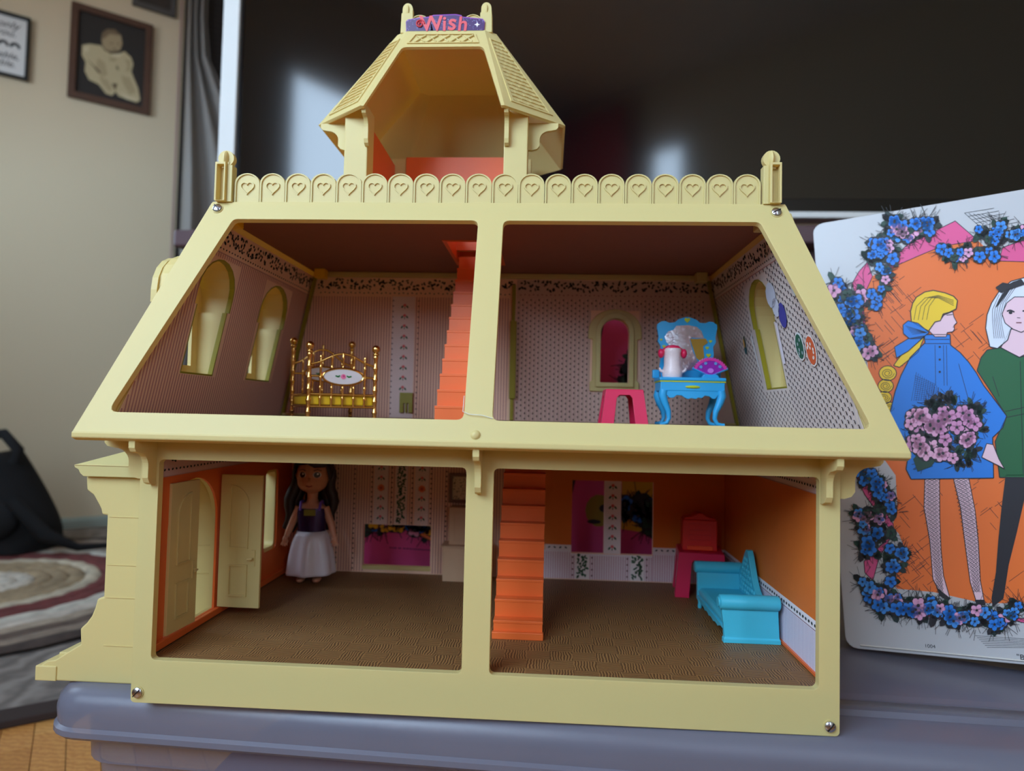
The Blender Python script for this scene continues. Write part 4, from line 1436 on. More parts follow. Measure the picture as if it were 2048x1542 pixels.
for x in (0, BW):
    post(x, 0, 0.0705)
    post(x, BLN, 0.0830)
def board(y, z0_, z1_, ends, mid_, med, up):
    r = 0.0011
    MB().tube([(0, y, z0_), (BW, y, z0_)], r, 8).build('rail', GOLD, bed, smooth=60, world=False)
    MB().tube([(0, y, z1_), (BW, y, z1_)], r, 8).build('rail', GOLD, bed, smooth=60, world=False)
    top = [(BW * i / 16, y, ends + (mid_ - ends) * (0.5 - 0.5 * math.cos(2 * PI * i / 16))) for i in range(17)]
    MB().tube(top, r, 8).build('crest_rail', GOLD, bed, smooth=60, world=False)
    for i in range(1, 6):
        x = BW * i / 6
        zt = ends + (mid_ - ends) * (0.5 - 0.5 * math.cos(2 * PI * i / 6)) + 0.0018
        mb = MB()
        pr = [(0.0001, z0_)]
        z = z0_
        while z < zt - .004:
            pr += [(0.0011, z), (0.0011, z + .006), (0.0016, z + .0075), (0.0011, z + .009)]
            z += 0.0095
        pr += [(0.0013, zt - .001), (0.0001, zt)]
        mb.lathe(pr, (x, y, 0), 8)
        mb.build('spindle', GOLD, bed, smooth=60, world=False)
    MB().tube([(0, y, med), (BW * .22, y, med)], r, 8).tube([(BW * .78, y, med), (BW, y, med)], r, 8).build('rail', GOLD, bed, smooth=60, world=False)
    Mx = Matrix.Translation((BW / 2, y - .0012, med)) @ Matrix.Rotation(PI / 2, 4, 'X')
    rim = MB().tube([Mx @ Vector((0.0186 * math.cos(2 * PI * i / 28), 0.0078 * math.sin(2 * PI * i / 28), 0)) for i in range(28)], 0.0011, 6, True)
    md = rim.build('medallion_rim', GOLD, bed, smooth=60, world=False)
    MB().prism([[(BW / 2 + 0.0180 * math.cos(2 * PI * i / 28), med + 0.0074 * math.sin(2 * PI * i / 28)) for i in range(28)]], XZ(y - .0015), (0, 0.002, 0)).build('medallion', mat('porcelain_white', (222, 214, 214), 0.25), md, world=False)
    cv = Canvas(XZ(y - .0016), (0, -1, 0), 0.0001)
    bx_ = BW / 2
    cv.disc(bx_, med + .0002, .0024, .0024, (236, 120, 160), 2, 10)
    cv.disc(bx_ + .0004, med + .0006, .0011, .0011, (206, 70, 120), 3, 8)
    for dx, a in ((-.0042, .6), (.0042, -.6), (-.0060, -.3), (.0062, .3)):
        cv.disc(bx_ + dx, med + .0003, .0017, .0008, (40, 120, 60), 2, 6, a)
    cv.build('rose_print', md, world=False)
board(0.0, 0.0110, 0.0225, 0.0500, 0.0605, 0.0390, 0)
board(BLN, 0.0110, 0.0225, 0.0560, 0.0720, 0.0455, 0)
for x in (0.0, BW):
    MB().tube([(x, 0, .0110), (x, BLN, .0110)], 0.0010, 6).tube([(x, 0, .0225), (x, BLN, .0225)], 0.0010, 6).build('side_rail', GOLD, bed, smooth=60, world=False)
MB().box(0.0012, BW - .0012, 0.002, BLN - .002, 0.0125, 0.0212).build('mattress_base', AMBER, bed, bevel=0.001, world=False)

# vanity table
vt = thing('vanity_table', 'sky blue toy vanity with curved legs and a mirror, upper right room', 'vanity', (0.1825, 0.170, UF))
VS = 1 / 5.71 / 2020.0
MB().box(-0.0310, 0.0310, -0.0175, 0.0160, 0.0425, 0.0460).build('table_top', BLUEV, vt, bevel=0.0012, world=False)
MB().box(-0.0298, 0.0298, -0.0165, 0.0155, 0.0330, 0.0425).build('drawer_case', BLUEV, vt, bevel=0.0008, world=False)
LIME = mat('lime_gold_paint', (190, 200, 40), 0.4)
MB().box(-0.0303, 0.0303, -0.0170, 0.0158, 0.0415, 0.0425).build('trim_band', LIME, vt, world=False)
MB().ell((0, -0.0168, 0.0370), (0.0070, 0.0012, 0.0014)).build('drawer_pull', LIME, vt, smooth=60, world=False)
ap = [(-0.0275, 0.0335), (0.0275, 0.0335), (0.0240, 0.0300), (0.0215, 0.0265), (0.0185, 0.0262), (0.0155, 0.0285), (0.0115, 0.0290), (0.0085, 0.0265), (0.0055, 0.0272), (0.0030, 0.0255), (-0.0010, 0.0265), (-0.0040, 0.0255), (-0.0075, 0.0270), (-0.0100, 0.0288), (-0.0145, 0.0290), (-0.0175, 0.0265), (-0.0215, 0.0265), (-0.0245, 0.0300)]
MB().prism([ap], XZ(-0.0160), (0, 0.0022, 0)).build('apron', BLUEV, vt, bevel=0.0005, world=False)
for sx in (-1, 1):
    for y, f in ((-0.0140, 1), (0.0130, 1)):
        MB().tube([(sx * 0.0265, y, 0.0340), (sx * 0.0275, y, 0.0290), (sx * 0.0255, y, 0.0220), (sx * 0.0220, y, 0.0140), (sx * 0.0212, y, 0.0075), (sx * 0.0232, y, 0.0030), (sx * 0.0275, y - .001, 0.0016), (sx * 0.0300, y - .001, 0.0018)],
                  [0.0040, 0.0041, 0.0036, 0.0027, 0.0021, 0.0020, 0.0018, 0.0017], 10).build('leg', BLUEV, vt, smooth=60, world=False)
mo = [(1090, 140), (1040, 148), (980, 170), (940, 205), (880, 210), (840, 190), (790, 195), (750, 225), (745, 260), (765, 370), (755, 420), (790, 480), (780, 560), (790, 640), (780, 700), (800, 850)]
mirL = [((x - 1082) * VS, (850 - y) * VS + 0.0455) for x, y in mo]
mirR = [(-x, z) for x, z in reversed(mirL)]
mir = MB().prism([mirL + mirR], XZ(0.0110), (0, 0.0035, 0)).build('mirror_frame', BLUEV, vt, bevel=0.0008, world=False)
sil = [(1090, 235), (960, 245), (930, 290), (870, 310), (830, 370), (850, 430), (890, 470), (900, 520), (1000, 560), (1010, 700), (1010, 760), (1150, 740), (1200, 640), (1150, 540), (1110, 400), (1130, 375), (1270, 380), (1240, 300), (1190, 255)]
MB().prism([[((x - 1082) * VS, (850 - y) * VS + 0.0455) for x, y in sil]], XZ(0.0104), (0, 0.0008, 0)).build('mirror_foil', mat('crinkled_silver_foil', (214, 218, 226), 0.28, metal=0.85, bump=0.9, scale=120, noise=0.1), mir, world=False)
amb = [(1115, 390), (1290, 385), (1315, 430), (1262, 470), (1275, 600), (1225, 640), (1185, 600)]
MB().prism([[((x - 1082) * VS, (850 - y) * VS + 0.0455) for x, y in amb]], XZ(0.0105), (0, 0.0008, 0)).build('mirror_backing', mat('mustard_backing', (170, 130, 40), 0.5), mir, world=False)
for hx, hz, s in ((0, 178, .0028), (-258, 480, .0017), (225, 490, .0017), (240, 575, .0022), (262, 415, .0016), (-290, 405, .0013)):
    MB().prism([heart(hx * VS, (850 - hz) * VS + 0.0455, s)], XZ(0.0104), (0, 0.0008, 0)).build('heart', LIME, mir, world=False)
MB().box(-0.0330, -0.0260, 0.0100, 0.0150, 0.0460, 0.0545).build('mirror_foot', BLUEV, vt, bevel=0.001, world=False)
MB().box(0.0260, 0.0330, 0.0100, 0.0150, 0.0460, 0.0545).build('mirror_foot', BLUEV, vt, bevel=0.001, world=False)

# stools
def stool(label, loc, rot, tw, bw_, h, group=None):
    t = thing('toy_stool', label, 'stool', loc, rot)
    MB().prism([rrect(-tw, tw, -tw, tw, 0.0018)], XY(h - .003), (0, 0, 0.003)).build('seat', PINKS, t, bevel=0.0006, world=False)
    for s in range(4):
        Rm = Matrix.Rotation(s * PI / 2, 4, 'Z')
        inn_b, inn_t, zt = bw_ * .46, tw * .42, h * .84
        out = [(-bw_, 0.0), (-inn_b, 0.0)] + [(-inn_t, zt - .003), (-inn_t + .0025, zt), (inn_t - .0025, zt), (inn_t, zt - .003)] + [(inn_b, 0.0), (bw_, 0.0), (tw, h - .0005), (-tw, h - .0005)]
        mp = lambda a, z: Rm @ Vector((a, -(bw_ + (tw - bw_) * z / h), z))
        MB().prism([out], mp, Rm @ Vector((0, 0.0028, 0))).build('leg_panel', PINKS, t, world=False, bevel=0.0004)
    return t
stool('hot pink toy stool in front of the arched window, upper right room', (0.1175, 0.155, UF), 0.0, 0.0170, 0.0215, 0.0330)
stool('hot pink toy stool under the red toy stove, lower right room', (0.2105, 0.2395, ZLB - .0008), math.radians(-8), 0.0225, 0.0262, 0.0450)

# figurine and fan on the vanity
fg = thing('figurine', 'small white speckled toy figurine with a pink rolled top on the blue vanity', 'figurine', (0.1655, 0.1650, UF + 0.0460))
SPK = mat('speckled_white_plastic', (232, 214, 214), 0.35, noise=0.18, scale=1200)
MB().lathe([(0.0001, 0), (0.0088, 0), (0.0094, 0.003), (0.0090, 0.0080), (0.0078, 0.0110), (0.0078, 0.0235), (0.0084, 0.0262), (0.0078, 0.0278), (0.0001, 0.0280)], (0, 0, 0), 24).build('body', SPK, fg, smooth=50, world=False)
MB().tube([(-0.0085, 0, 0.0255), (-0.004, -0.002, 0.0285), (0.0, -0.003, 0.0290), (0.004, -0.002, 0.0285), (0.0085, 0, 0.0255)], [0.0022, 0.0026, 0.0022, 0.0026, 0.0022], 8).build('rolled_top', PINKS, fg, smooth=60, world=False)
for sx in (-1, 1):
    MB().ell((sx * 0.0108, 0, 0.0232), (0.0030, 0.0040, 0.0046)).build('side_roll', PINKS, fg, smooth=60, world=False)
    MB().tube([(sx * 0.0088, -0.001, 0.0055), (sx * 0.0118, -0.002, 0.0070), (sx * 0.0125, -0.002, 0.0092)], [0.0016, 0.0013, 0.0008], 8).build('arm', SPK, fg, smooth=60, world=False)
    MB().ell((sx * 0.0040, -0.0030, 0.0012), (0.0032, 0.0050, 0.0018)).build('foot', SPK, fg, smooth=60, world=False)
fn = thing('toy_fan', 'purple and pink toy hand fan with blue ribs on the blue vanity', 'fan', (0.2010, 0.1640, UF + 0.0460))
PUR = mat('purple_plastic', (150, 40, 170), 0.3, noise=0.2, scale=500)
MAG = mat('magenta_plastic', (224, 60, 160), 0.35)
A0, A1 = math.radians(25), math.radians(155)
def arcp(r, a0=A0, a1=A1, n=16, cz=0.0022):
    return [(r * math.cos(a0 + (a1 - a0) * i / n), cz + r * math.sin(a0 + (a1 - a0) * i / n)) for i in range(n + 1)]
MB().prism([arcp(0.0150) + [(-0.0030, 0.0028), (0.0030, 0.0028)]], XZ(-0.0012), (0, 0.0024, 0)).build('leaf', PUR, fn, world=False)
rim_o = []
for i in range(33):
    a = A0 + (A1 - A0) * i / 32
    r = 0.0172 + 0.0007 * math.cos(i * PI)
    rim_o.append((r * math.cos(a), 0.0022 + r * math.sin(a)))
MB().prism([rim_o + list(reversed(arcp(0.0145)))], XZ(-0.0016), (0, 0.0032, 0)).build('rim', MAG, fn, world=False)
for a in (A0 - .02, A1 + .02):
    MB().tube([(0, 0, 0.0024), (0.0180 * math.cos(a), 0, 0.0024 + 0.0180 * math.sin(a))], 0.0013, 8).build('rib', BLUEV, fn, smooth=60, world=False)
MB().prism([[(-0.0085, 0), (0.0085, 0), (0.0060, 0.0035), (-0.0060, 0.0035)]], XZ(-0.003), (0, 0.006, 0)).build('base', BLUEV, fn, bevel=0.0004, world=False)
fc = Canvas(XZ(-0.0017), (0, -1, 0), 0.00015)
for a, r in ((.8, .0125), (1.2, .0128), (1.95, .0128), (2.4, .0125)):
    for k_ in range(5):
        fc.disc(r * math.cos(a) + .0009 * math.cos(k_ * 1.257), .0022 + r * math.sin(a) + .0009 * math.sin(k_ * 1.257), .0007, .0007, (110, 170, 230), 2, 6)
fc.disc(0, 0.0072, .0030, .0024, (206, 120, 220), 1, 10)
fc.build('flower_print', fn, world=False)

# ================================================================== FURNITURE, lower storey
LF = ZLB - 0.0008
# toy stove on the pink stool
rg_ = thing('toy_stove', 'coral red toy stove with a peaked top on the pink stool', 'toy stove', (0.2095, 0.2400, LF + 0.0450), math.radians(-6))
MB().box(-0.0175, 0.0175, -0.0110, 0.0110, 0.0, 0.0320).build('body', RED, rg_, bevel=0.0012, world=False)
MB().prism([[(-0.0165, 0.0320), (0.0165, 0.0320), (0.0150, 0.0338), (0.0080, 0.0350), (0.0025, 0.0385), (-0.0025, 0.0385), (-0.0080, 0.0350), (-0.0150, 0.0338)]], XZ(-0.0095), (0, 0.018, 0)).build('pediment', RED, rg_, bevel=0.0006, world=False)
for z0_, z1_ in ((0.0205, 0.0280), (0.0105, 0.0165)):
    dr = MB().prism([rrect(-0.0115, 0.0115, z0_, z1_, 0.001), rrect(-0.0103, 0.0103, z0_ + .0011, z1_ - .0011, 0.0006)], XZ(-0.0118), (0, 0.001, 0)).build('oven_door', RED, rg_, world=False)
    MB().prism([rrect(-0.006, 0.006, z0_ + .0022, z1_ - .0022, 0.0008)], XZ(-0.0115), (0, 0.0006, 0)).build('door_panel', RED, dr, world=False)
MB().box(-0.0130, 0.0130, -0.0135, -0.0105, 0.0010, 0.0055).build('drawer', mat('bright_coral_plastic', (250, 86, 50), 0.4), rg_, bevel=0.0008, world=False)

# chaise
chs = thing('toy_chaise', 'turquoise toy chaise sofa with rolled arms against the right wall', 'sofa', (0.2178, 0.1380, LF))
# local axes: x across (front edge -), y along the wall
def along(profile_xz, y, t, name, bev=0.0008):
    MB().prism([profile_xz], XZ(y), (0, t, 0)).build(name, TURQ, chs, bevel=bev, world=False)
# front arm: panel flaring at the foot plus roll
fp = MB()
fp.loft([[Vector((x, y, z)) for x, y in ((-a, -0.0490 - f), (a2, -0.0490 - f), (a2, -0.0445), (-a, -0.0445))] for z, a, a2, f in
         ((0.0, 0.0225, 0.0240, 0.0015), (0.0035, 0.0223, 0.0238, 0.0012), (0.0042, 0.0215, 0.0232, 0.0002), (0.0150, 0.0222, 0.0226, 0.0), (0.0240, 0.0236, 0.0222, 0.0), (0.0285, 0.0236, 0.0222, 0.0))])
fp.build('arm_panel', TURQ, chs, bevel=0.0006, world=False)
Rx90 = Matrix.Rotation(PI / 2, 4, 'Y')
def roll(y, z, r, x0, x1, name='arm_roll'):
    L_ = x1 - x0
    MB().lathe([(0.0001, 0), (r * .72, 0), (r * .95, L_ * .02), (r, L_ * .06), (r, L_ * .94), (r * .95, L_ * .98), (r * .72, L_), (0.0001, L_)], (x0, y, z), 24, Rx90).build(name, TURQ, chs, smooth=45, world=False)
roll(-0.0470, 0.0325, 0.0062, -0.0258, 0.0236)
MB().lathe([(0.0001, 0), (0.0040, 0), (0.0040, 0.0010), (0.0030, 0.0014), (0.0001, 0.0014)], (-0.0268, -0.0470, 0.0325), 12, Rx90).build('roll_rosette', TURQ, chs, smooth=45, world=False)
# seat and front apron
st_ = MB()
st_.loft([[Vector((x, y, z)) for x, y in ((-0.0215 + i, -0.0445), (0.0210, -0.0445), (0.0210, 0.0460), (-0.0215 + i, 0.0460))] for z, i in ((0.0105, 0.001), (0.0165, 0.0), (0.0185, 0.001), (0.0195, 0.004))])
st_.build('seat', TURQ, chs, bevel=0.001, world=False)
scl = [(-0.0445, 0.0125)] + [(-0.0445 + 0.0905 * i / 24, 0.0062 + 0.0016 * abs(math.sin(i * PI / 4)) + 0.004 * (abs(i - 12) / 12) ** 4) for i in range(25)] + [(0.0460, 0.0125)]
MB().prism([scl], YZ(-0.0222), (0.0018, 0, 0)).build('seat_apron', TURQ, chs, bevel=0.0004, world=False)
# rear arm, taller, curving over
rp = MB()
rp.loft([[Vector((x, y + f, z)) for x, y in ((-0.0222, 0.0440), (0.0215, 0.0440), (0.0215, 0.0490), (-0.0222, 0.0490))] for z, f in ((0.008, 0.0), (0.018, 0.0), (0.028, 0.001), (0.037, 0.003), (0.041, 0.004))])
rp.build('arm_panel', TURQ, chs, smooth=40, bevel=0.0006, world=False)
roll(0.0490, 0.0385, 0.0056, -0.0245, 0.0215)
# back rest: peaked crescent along the wall, tufted
bk = [(-0.0440, 0.0185), (0.0470, 0.0185)] + [(0.0470 - 0.0910 * t, 0.0360 + 0.0260 * math.exp(-((t - 0.27) / 0.17) ** 2) - 0.0165 * max(0, (t - 0.30) / 0.70) ** 0.8) for t in [i / 24 for i in range(25)]]
MB().prism([bk], YZ(0.0175), (0.0055, 0, 0)).build('backrest', TURQ, chs, bevel=0.0012, world=False)
tuf = MB()
for i in range(13):
    for j in range(7):
        y = 0.040 - i * 0.0062 - (0.0031 if j % 2 else 0)
        z = 0.0225 + j * 0.0050
        t = (0.0470 - y) / 0.0910
        top = 0.0360 + 0.0260 * math.exp(-((t - 0.27) / 0.17) ** 2) - 0.0165 * max(0, (t - 0.30) / 0.70) ** 0.8
        if z < top - .003 and -0.042 < y < 0.044:
            tuf.ell((0.0174, y, z), (0.0010, 0.0028, 0.0026), 8, 4)
tuf.build('tufting', TURQ, chs, smooth=60, world=False)
for x, y in ((-0.0195, 0.0455), (0.0195, 0.0455), (0.0195, -0.0435), (-0.0190, -0.0430)):
    MB().lathe([(0.0001, 0), (0.0018, 0), (0.0022, 0.0020), (0.0016, 0.0045), (0.0028, 0.0120), (0.0001, 0.0120)], (x, y, 0), 10).build('foot', TURQ, chs, smooth=50, world=False)

# beige hutch and framed picture beside the stairs
ht = thing('toy_hutch', 'plain beige toy hutch half hidden by the centre post, lower left room', 'cabinet', (-0.038, 0.257, LF))
BEI = mat('beige_card', (214, 176, 140), 0.7)
MB().box(-0.0255, 0.0255, -0.0130, 0.0140, 0, 0.0370).build('lower_cabinet', BEI, ht, bevel=0.0006, world=False)
MB().box(-0.0205, 0.0205, -0.0050, 0.0140, 0.0370, 0.0790).build('upper_cabinet', BEI, ht, bevel=0.0006, world=False)
MB().prism([rrect(-0.0160, -0.0010, 0.0415, 0.0740, 0.0006), rrect(-0.0145, -0.0025, 0.0430, 0.0725, 0.0005)], XZ(-0.0058), (0, 0.0008, 0)).build('door_panel', BEI, ht, world=False)
MB().prism([rrect(0.0010, 0.0160, 0.0415, 0.0740, 0.0006), rrect(0.0025, 0.0145, 0.0430, 0.0725, 0.0005)], XZ(-0.0058), (0, 0.0008, 0)).build('door_panel', BEI, ht, world=False)
MB().box(-0.0275, 0.0275, -0.0150, 0.0140, 0.0370, 0.0385).build('counter', BEI, ht, world=False)
pf = thing('toy_picture', 'small brown framed floral picture above the beige hutch', 'picture', (-0.0480, 0.2715, 0.1115))
MB().prism([[(-0.0620, 0.1115), (-0.0340, 0.1115), (-0.0340, 0.1445), (-0.0620, 0.1445)], [(-0.0585, 0.1150), (-0.0375, 0.1150), (-0.0375, 0.1410), (-0.0585, 0.1410)]], XZ(0.2675), (0, 0.004, 0)).build('frame', mat('brown_print_frame', (120, 84, 66), 0.6), pf)
fcv = Canvas(XZ(0.2705), (0, -1, 0), 0.0001)
fcv.rect(-0.0590, -0.0370, 0.1145, 0.1415, (222, 210, 180), 1)
for i in range(60):
    fcv.disc(random.uniform(-.0575, -.0385), random.uniform(.116, .140), .0008, .0006, random.choice(((110, 96, 70), (160, 140, 100), (80, 84, 60))), 2, 5, random.random() * 3)
fcv.build('picture_print', pf)

# ================================================================== DOLL
SKIN = mat('doll_vinyl_skin', (214, 152, 118), 0.45, noise=0.02)
HAIR = mat('dark_brown_doll_hair', (38, 22, 20), 0.5, noise=0.3, scale=300)
dl = thing('doll', 'small doll with long dark hair, purple glitter bodice and white satin skirt', 'doll', (-0.2030, 0.2260, LF), math.radians(6))
dl.scale = (1.055, 1.055, 1.055)
bd = MB()
bd.ell((0, 0.0005, 0.1085), (0.0168, 0.0160, 0.0195), 20, 14)
bd.ell((0, -0.0020, 0.1010), (0.0150, 0.0140, 0.0120), 18, 10)
bd.tube([(0, 0, 0.0950), (0, 0.0005, 0.0830), (0, 0.0005, 0.0780)], [0.0056, 0.0052, 0.0070], 14)
bd.loft([[Vector((w * math.cos(a), d * math.sin(a) + .0005, z)) for a in [2 * PI * i / 20 for i in range(20)]] for z, w, d in ((0.0300, 0.0130, 0.0095), (0.0450, 0.0122, 0.0085), (0.0560, 0.0125, 0.0085), (0.0680, 0.0140, 0.0085), (0.0755, 0.0135, 0.0075), (0.0790, 0.0090, 0.0060))])
for sx in (-1, 1):
    sh_ = Vector((sx * 0.0128, 0.0005, 0.0745))
    el = Vector((sx * 0.0195, 0.0, 0.0580))
    wr = Vector((sx * 0.0238, -0.0030, 0.0455))
    bd.tube([sh_, sh_.lerp(el, .5), el, el.lerp(wr, .5), wr], [0.0044, 0.0041, 0.0036, 0.0034, 0.0026], 10)
    pm = wr + Vector((sx * 0.0012, -0.0008, -0.0030))
    bd.ell(tuple(pm), (0.0026, 0.0020, 0.0036), 10, 8)
    for f, (dx, ln) in enumerate(((-0.0018, .0040), (-0.0006, .0048), (0.0007, .0046), (0.0018, .0038))):
        b_ = pm + Vector((sx * dx, -0.0002, -0.0022))
        bd.tube([b_, b_ + Vector((sx * (dx * .5 + .0006), -0.0003, -ln * .55)), b_ + Vector((sx * (dx * .7 + .0004), -0.0012, -ln))], [0.00075, 0.0007, 0.0005], 6)
    b_ = pm + Vector((-sx * 0.0022, -0.0008, 0.0002))
    bd.tube([b_, b_ + Vector((-sx * 0.0012, -0.0008, -0.0018)), b_ + Vector((-sx * 0.0012, -0.0014, -0.0034))], [0.0009, 0.0008, 0.0006], 6)
    bd.tube([(sx * 0.0072, 0, 0.0330), (sx * 0.0076, 0, 0.0180), (sx * 0.0078, 0, 0.0050)], [0.0062, 0.0050, 0.0040], 10)
    bd.ell((sx * 0.0080, -0.0045, 0.0030), (0.0044, 0.0085, 0.0030), 12, 8)
    bd.ell((sx * 0.0168, 0.001, 0.1065), (0.0018, 0.0026, 0.0036), 8, 6)
bd.ell((0, -0.0164, 0.1040), (0.0012, 0.0014, 0.0012), 8, 6)
dbody = bd.build('body', SKIN, dl, smooth=60, world=False)
rm_ = dbody.modifiers.new('skin', 'REMESH')
rm_.mode = 'VOXEL'
rm_.voxel_size = 0.00055
rm_.use_smooth_shade = True
# eyes, brows and mouth
def on_face(x, z, out=0.0003):
    yy = max(0.0, 1 - (x / 0.0168) ** 2 - ((z - 0.1085) / 0.0195) ** 2)
    y2 = max(0.0, 1 - (x / 0.0150) ** 2 - ((z - 0.1010) / 0.0120) ** 2)
    return Vector((x, min(0.0005 - 0.0160 * math.sqrt(yy), -0.0020 - 0.0140 * math.sqrt(y2) if y2 > 0 else 1) - out, z))
for sx in (-1, 1):
    for rx, rz, c, o in ((.0038, .0030, (240, 236, 232), .0003), (.0030, .0029, (46, 26, 20), .0006), (.0009, .0009, (250, 250, 250), .0009)):
        cx, cz = sx * .0072 + (0.0008 if rx < .001 else 0), 0.1085 + (0.001 if rx < .001 else 0)
        MB().loft([[on_face(cx + rx * s * math.cos(a), cz + rz * s * math.sin(a), o) for a in [2 * PI * i / 14 for i in range(14)]] for s in (1.0, .5, .05)], False, True).build('eye', mat('doll_eye_%d' % c[0], c, 0.3), dbody, world=False, smooth=60)
    MB().tube([on_face(sx * .0110, 0.1125), on_face(sx * .0075, 0.1138), on_face(sx * .0040, 0.1128)], 0.0004, 6).build('brow', HAIR, dbody, world=False)
MB().tube([on_face(-.0032, 0.0975), on_face(0, 0.0966), on_face(.0032, 0.0975)], 0.0006, 6).build('mouth', mat('doll_lip_pink', (176, 80, 80), 0.4), dbody, world=False)
# hair: cap, fringe and long locks
hr = MB()
cap = []
for i in range(11):
    el_ = PI / 2 * (1 - i / 10 * 1.25)
    rg2 = []
    for j in range(28):
        a = 2 * PI * j / 28
        fr_ = max(0.0, -math.sin(a))
        e2_ = max(el_, 0.42 + .15 * math.cos(a)) if fr_ > 0.45 else el_
        rr = 0.0205 + 0.0008 * math.sin(a * 9)
        rg2.append(Vector((rr * math.cos(e2_) * math.cos(a), 0.0012 + rr * 0.97 * math.cos(e2_) * math.sin(a), 0.1105 + 0.0215 * math.sin(e2_))))
    cap.append(rg2)
hr.loft(cap, True, False)
hr.build('hair', HAIR, dl, smooth=60, world=False)
hc_ = dl.children[-1]
for sx, top, bot, w in ((-1, (-0.0165, 0.004, 0.112), (-0.0270, 0.004, 0.052), .0060), (-1, (-0.0150, 0.009, 0.110), (-0.0215, 0.010, 0.048), .0065), (1, (0.0165, 0.004, 0.112), (0.0205, 0.006, 0.060), .0055), (1, (0.0120, 0.011, 0.110), (0.0150, 0.012, 0.050), .0070), (0, (0.0, 0.013, 0.110), (-0.003, 0.013, 0.048), .0080)):
    t_, b_ = Vector(top), Vector(bot)
    pth = [t_.lerp(b_, i / 8) + Vector((0.0018 * math.sin(i * 1.4 + sx), 0, 0)) for i in range(9)]
    MB().tube(pth, [w * (0.75 + .35 * math.sin(PI * i / 8)) * (1 - .45 * (i / 8) ** 3) for i in range(9)], 12).build('lock', HAIR, hc_, smooth=60, world=False)
MB().tube([(0.0145, -0.0125, 0.1190), (0.0060, -0.0175, 0.1195), (-0.002, -0.0170, 0.1230), (-0.010, -0.0130, 0.1230)], [0.003, 0.0042, 0.0036, 0.0025], 10).build('fringe', HAIR, hc_, smooth=60, world=False)
# clothes
BOD = mat('purple_glitter_bodice', (58, 40, 84), 0.25, metal=0.5, noise=0.7, scale=1400)
def cloth(rows, n=40, rip=0.0, k_=7):
    return [[Vector(((w + rip * f * math.sin(k_ * a)) * math.cos(a), (d + rip * f * math.sin(k_ * a + .5)) * math.sin(a) + .0005, z)) for a in [2 * PI * i / n for i in range(n)]] for z, w, d, f in rows]
MB().loft(cloth([(0.0475, 0.0140, 0.0100, 0), (0.0560, 0.0140, 0.0100, 0), (0.0680, 0.0152, 0.0102, 0), (0.0740, 0.0146, 0.0095, 0)]), False, False).build('bodice', BOD, dl, smooth=60, world=False)
MB().box(-0.0052, 0.0060, -0.0112, -0.0101, 0.0675, 0.0735).build('chest_patch', mat('olive_gold_patch', (140, 136, 50), 0.4), dl, world=False)
VIO = mat('violet_ribbon', (126, 90, 200), 0.5)
for sx in (-1, 1):
    MB().tube([(sx * 0.0095, -0.0092, 0.0725), (sx * 0.0098, -0.0060, 0.0800), (sx * 0.0098, 0.002, 0.0808), (sx * 0.0095, 0.0090, 0.0730)], 0.0013, 6).build('strap', VIO, dl, smooth=60, world=False)
sk = MB().loft(cloth([(0.0510, 0.0146, 0.0105, 0), (0.0460, 0.0170, 0.0130, .4), (0.0380, 0.0195, 0.0155, .8), (0.0250, 0.0222, 0.0180, 1), (0.0110, 0.0243, 0.0200, 1), (0.0085, 0.0243, 0.0200, 1)], 56, 0.0013), False, False).build('skirt', mat('white_satin', (232, 226, 232), 0.3, noise=0.02, sheen=0.4), dl, smooth=60, world=False)
sd_ = sk.modifiers.new('cloth', 'SOLIDIFY')
sd_.thickness = 0.0006

# ================================================================== WHITE PRINTED CASE on the right
d1 = Vector((0.913496, -0.399762, 0.075602)).normalized()
d2 = Vector((-0.028418, 0.122675, 0.992040)).normalized()
nn = d1.cross(d2)
d2 = nn.cross(d1)
Mc = Matrix(((d1.x, -nn.x, d2.x, 0.329), (d1.y, -nn.y, d2.y, 0.1671), (d1.z, -nn.z, d2.z, 0.003), (0, 0, 0, 1)))
case = thing('vinyl_case', 'white vinyl carrying case printed with two girls in blue and green dresses', 'case', M=Mc)
CW, CH = 0.33, 0.4165
MB().prism([rrect(0, CW, 0, CH, 0.010)], XZ(0.0), (0, 0.028, 0)).build('front_lid', WHITEP, case, bevel=0.003, seg=3, world=False)
MB().prism([rrect(0.100, CW, 0.009, CH + 0.0075, 0.006)], XZ(0.029), (0, 0.045, 0)).build('back_box', WHITEP, case, bevel=0.003, world=False)
MB().prism([rrect(0.100, CW, 0.004, CH + 0.004, 0.006)], XZ(0.0275), (0, 0.002, 0)).build('seam', mat('tan_binding', (186, 160, 120), 0.7), case, world=False)
sm_ = MB()
sm_.tube([(0.012, -0.0004, 0.0035), (0.2, -0.0004, 0.0030), (CW - .012, -0.0004, 0.0035)], 0.0009, 6)
sm_.build('piping', mat('dulled_white_piping', (214, 212, 206), 0.5), case, smooth=60, world=False)
Hh = (0.00112137, -8.87507e-05, -1.7818, 0.000116805, -0.00119458, 1.35771, 0.000797571, 0.000253931)


def SH(u, v):                    # artwork drawing units -> position on the lid
    w = Hh[6] * u + Hh[7] * v + 1
    return ((Hh[0] * u + Hh[1] * v + Hh[2]) / w, 0.0, (Hh[3] * u + Hh[4] * v + Hh[5]) / w)


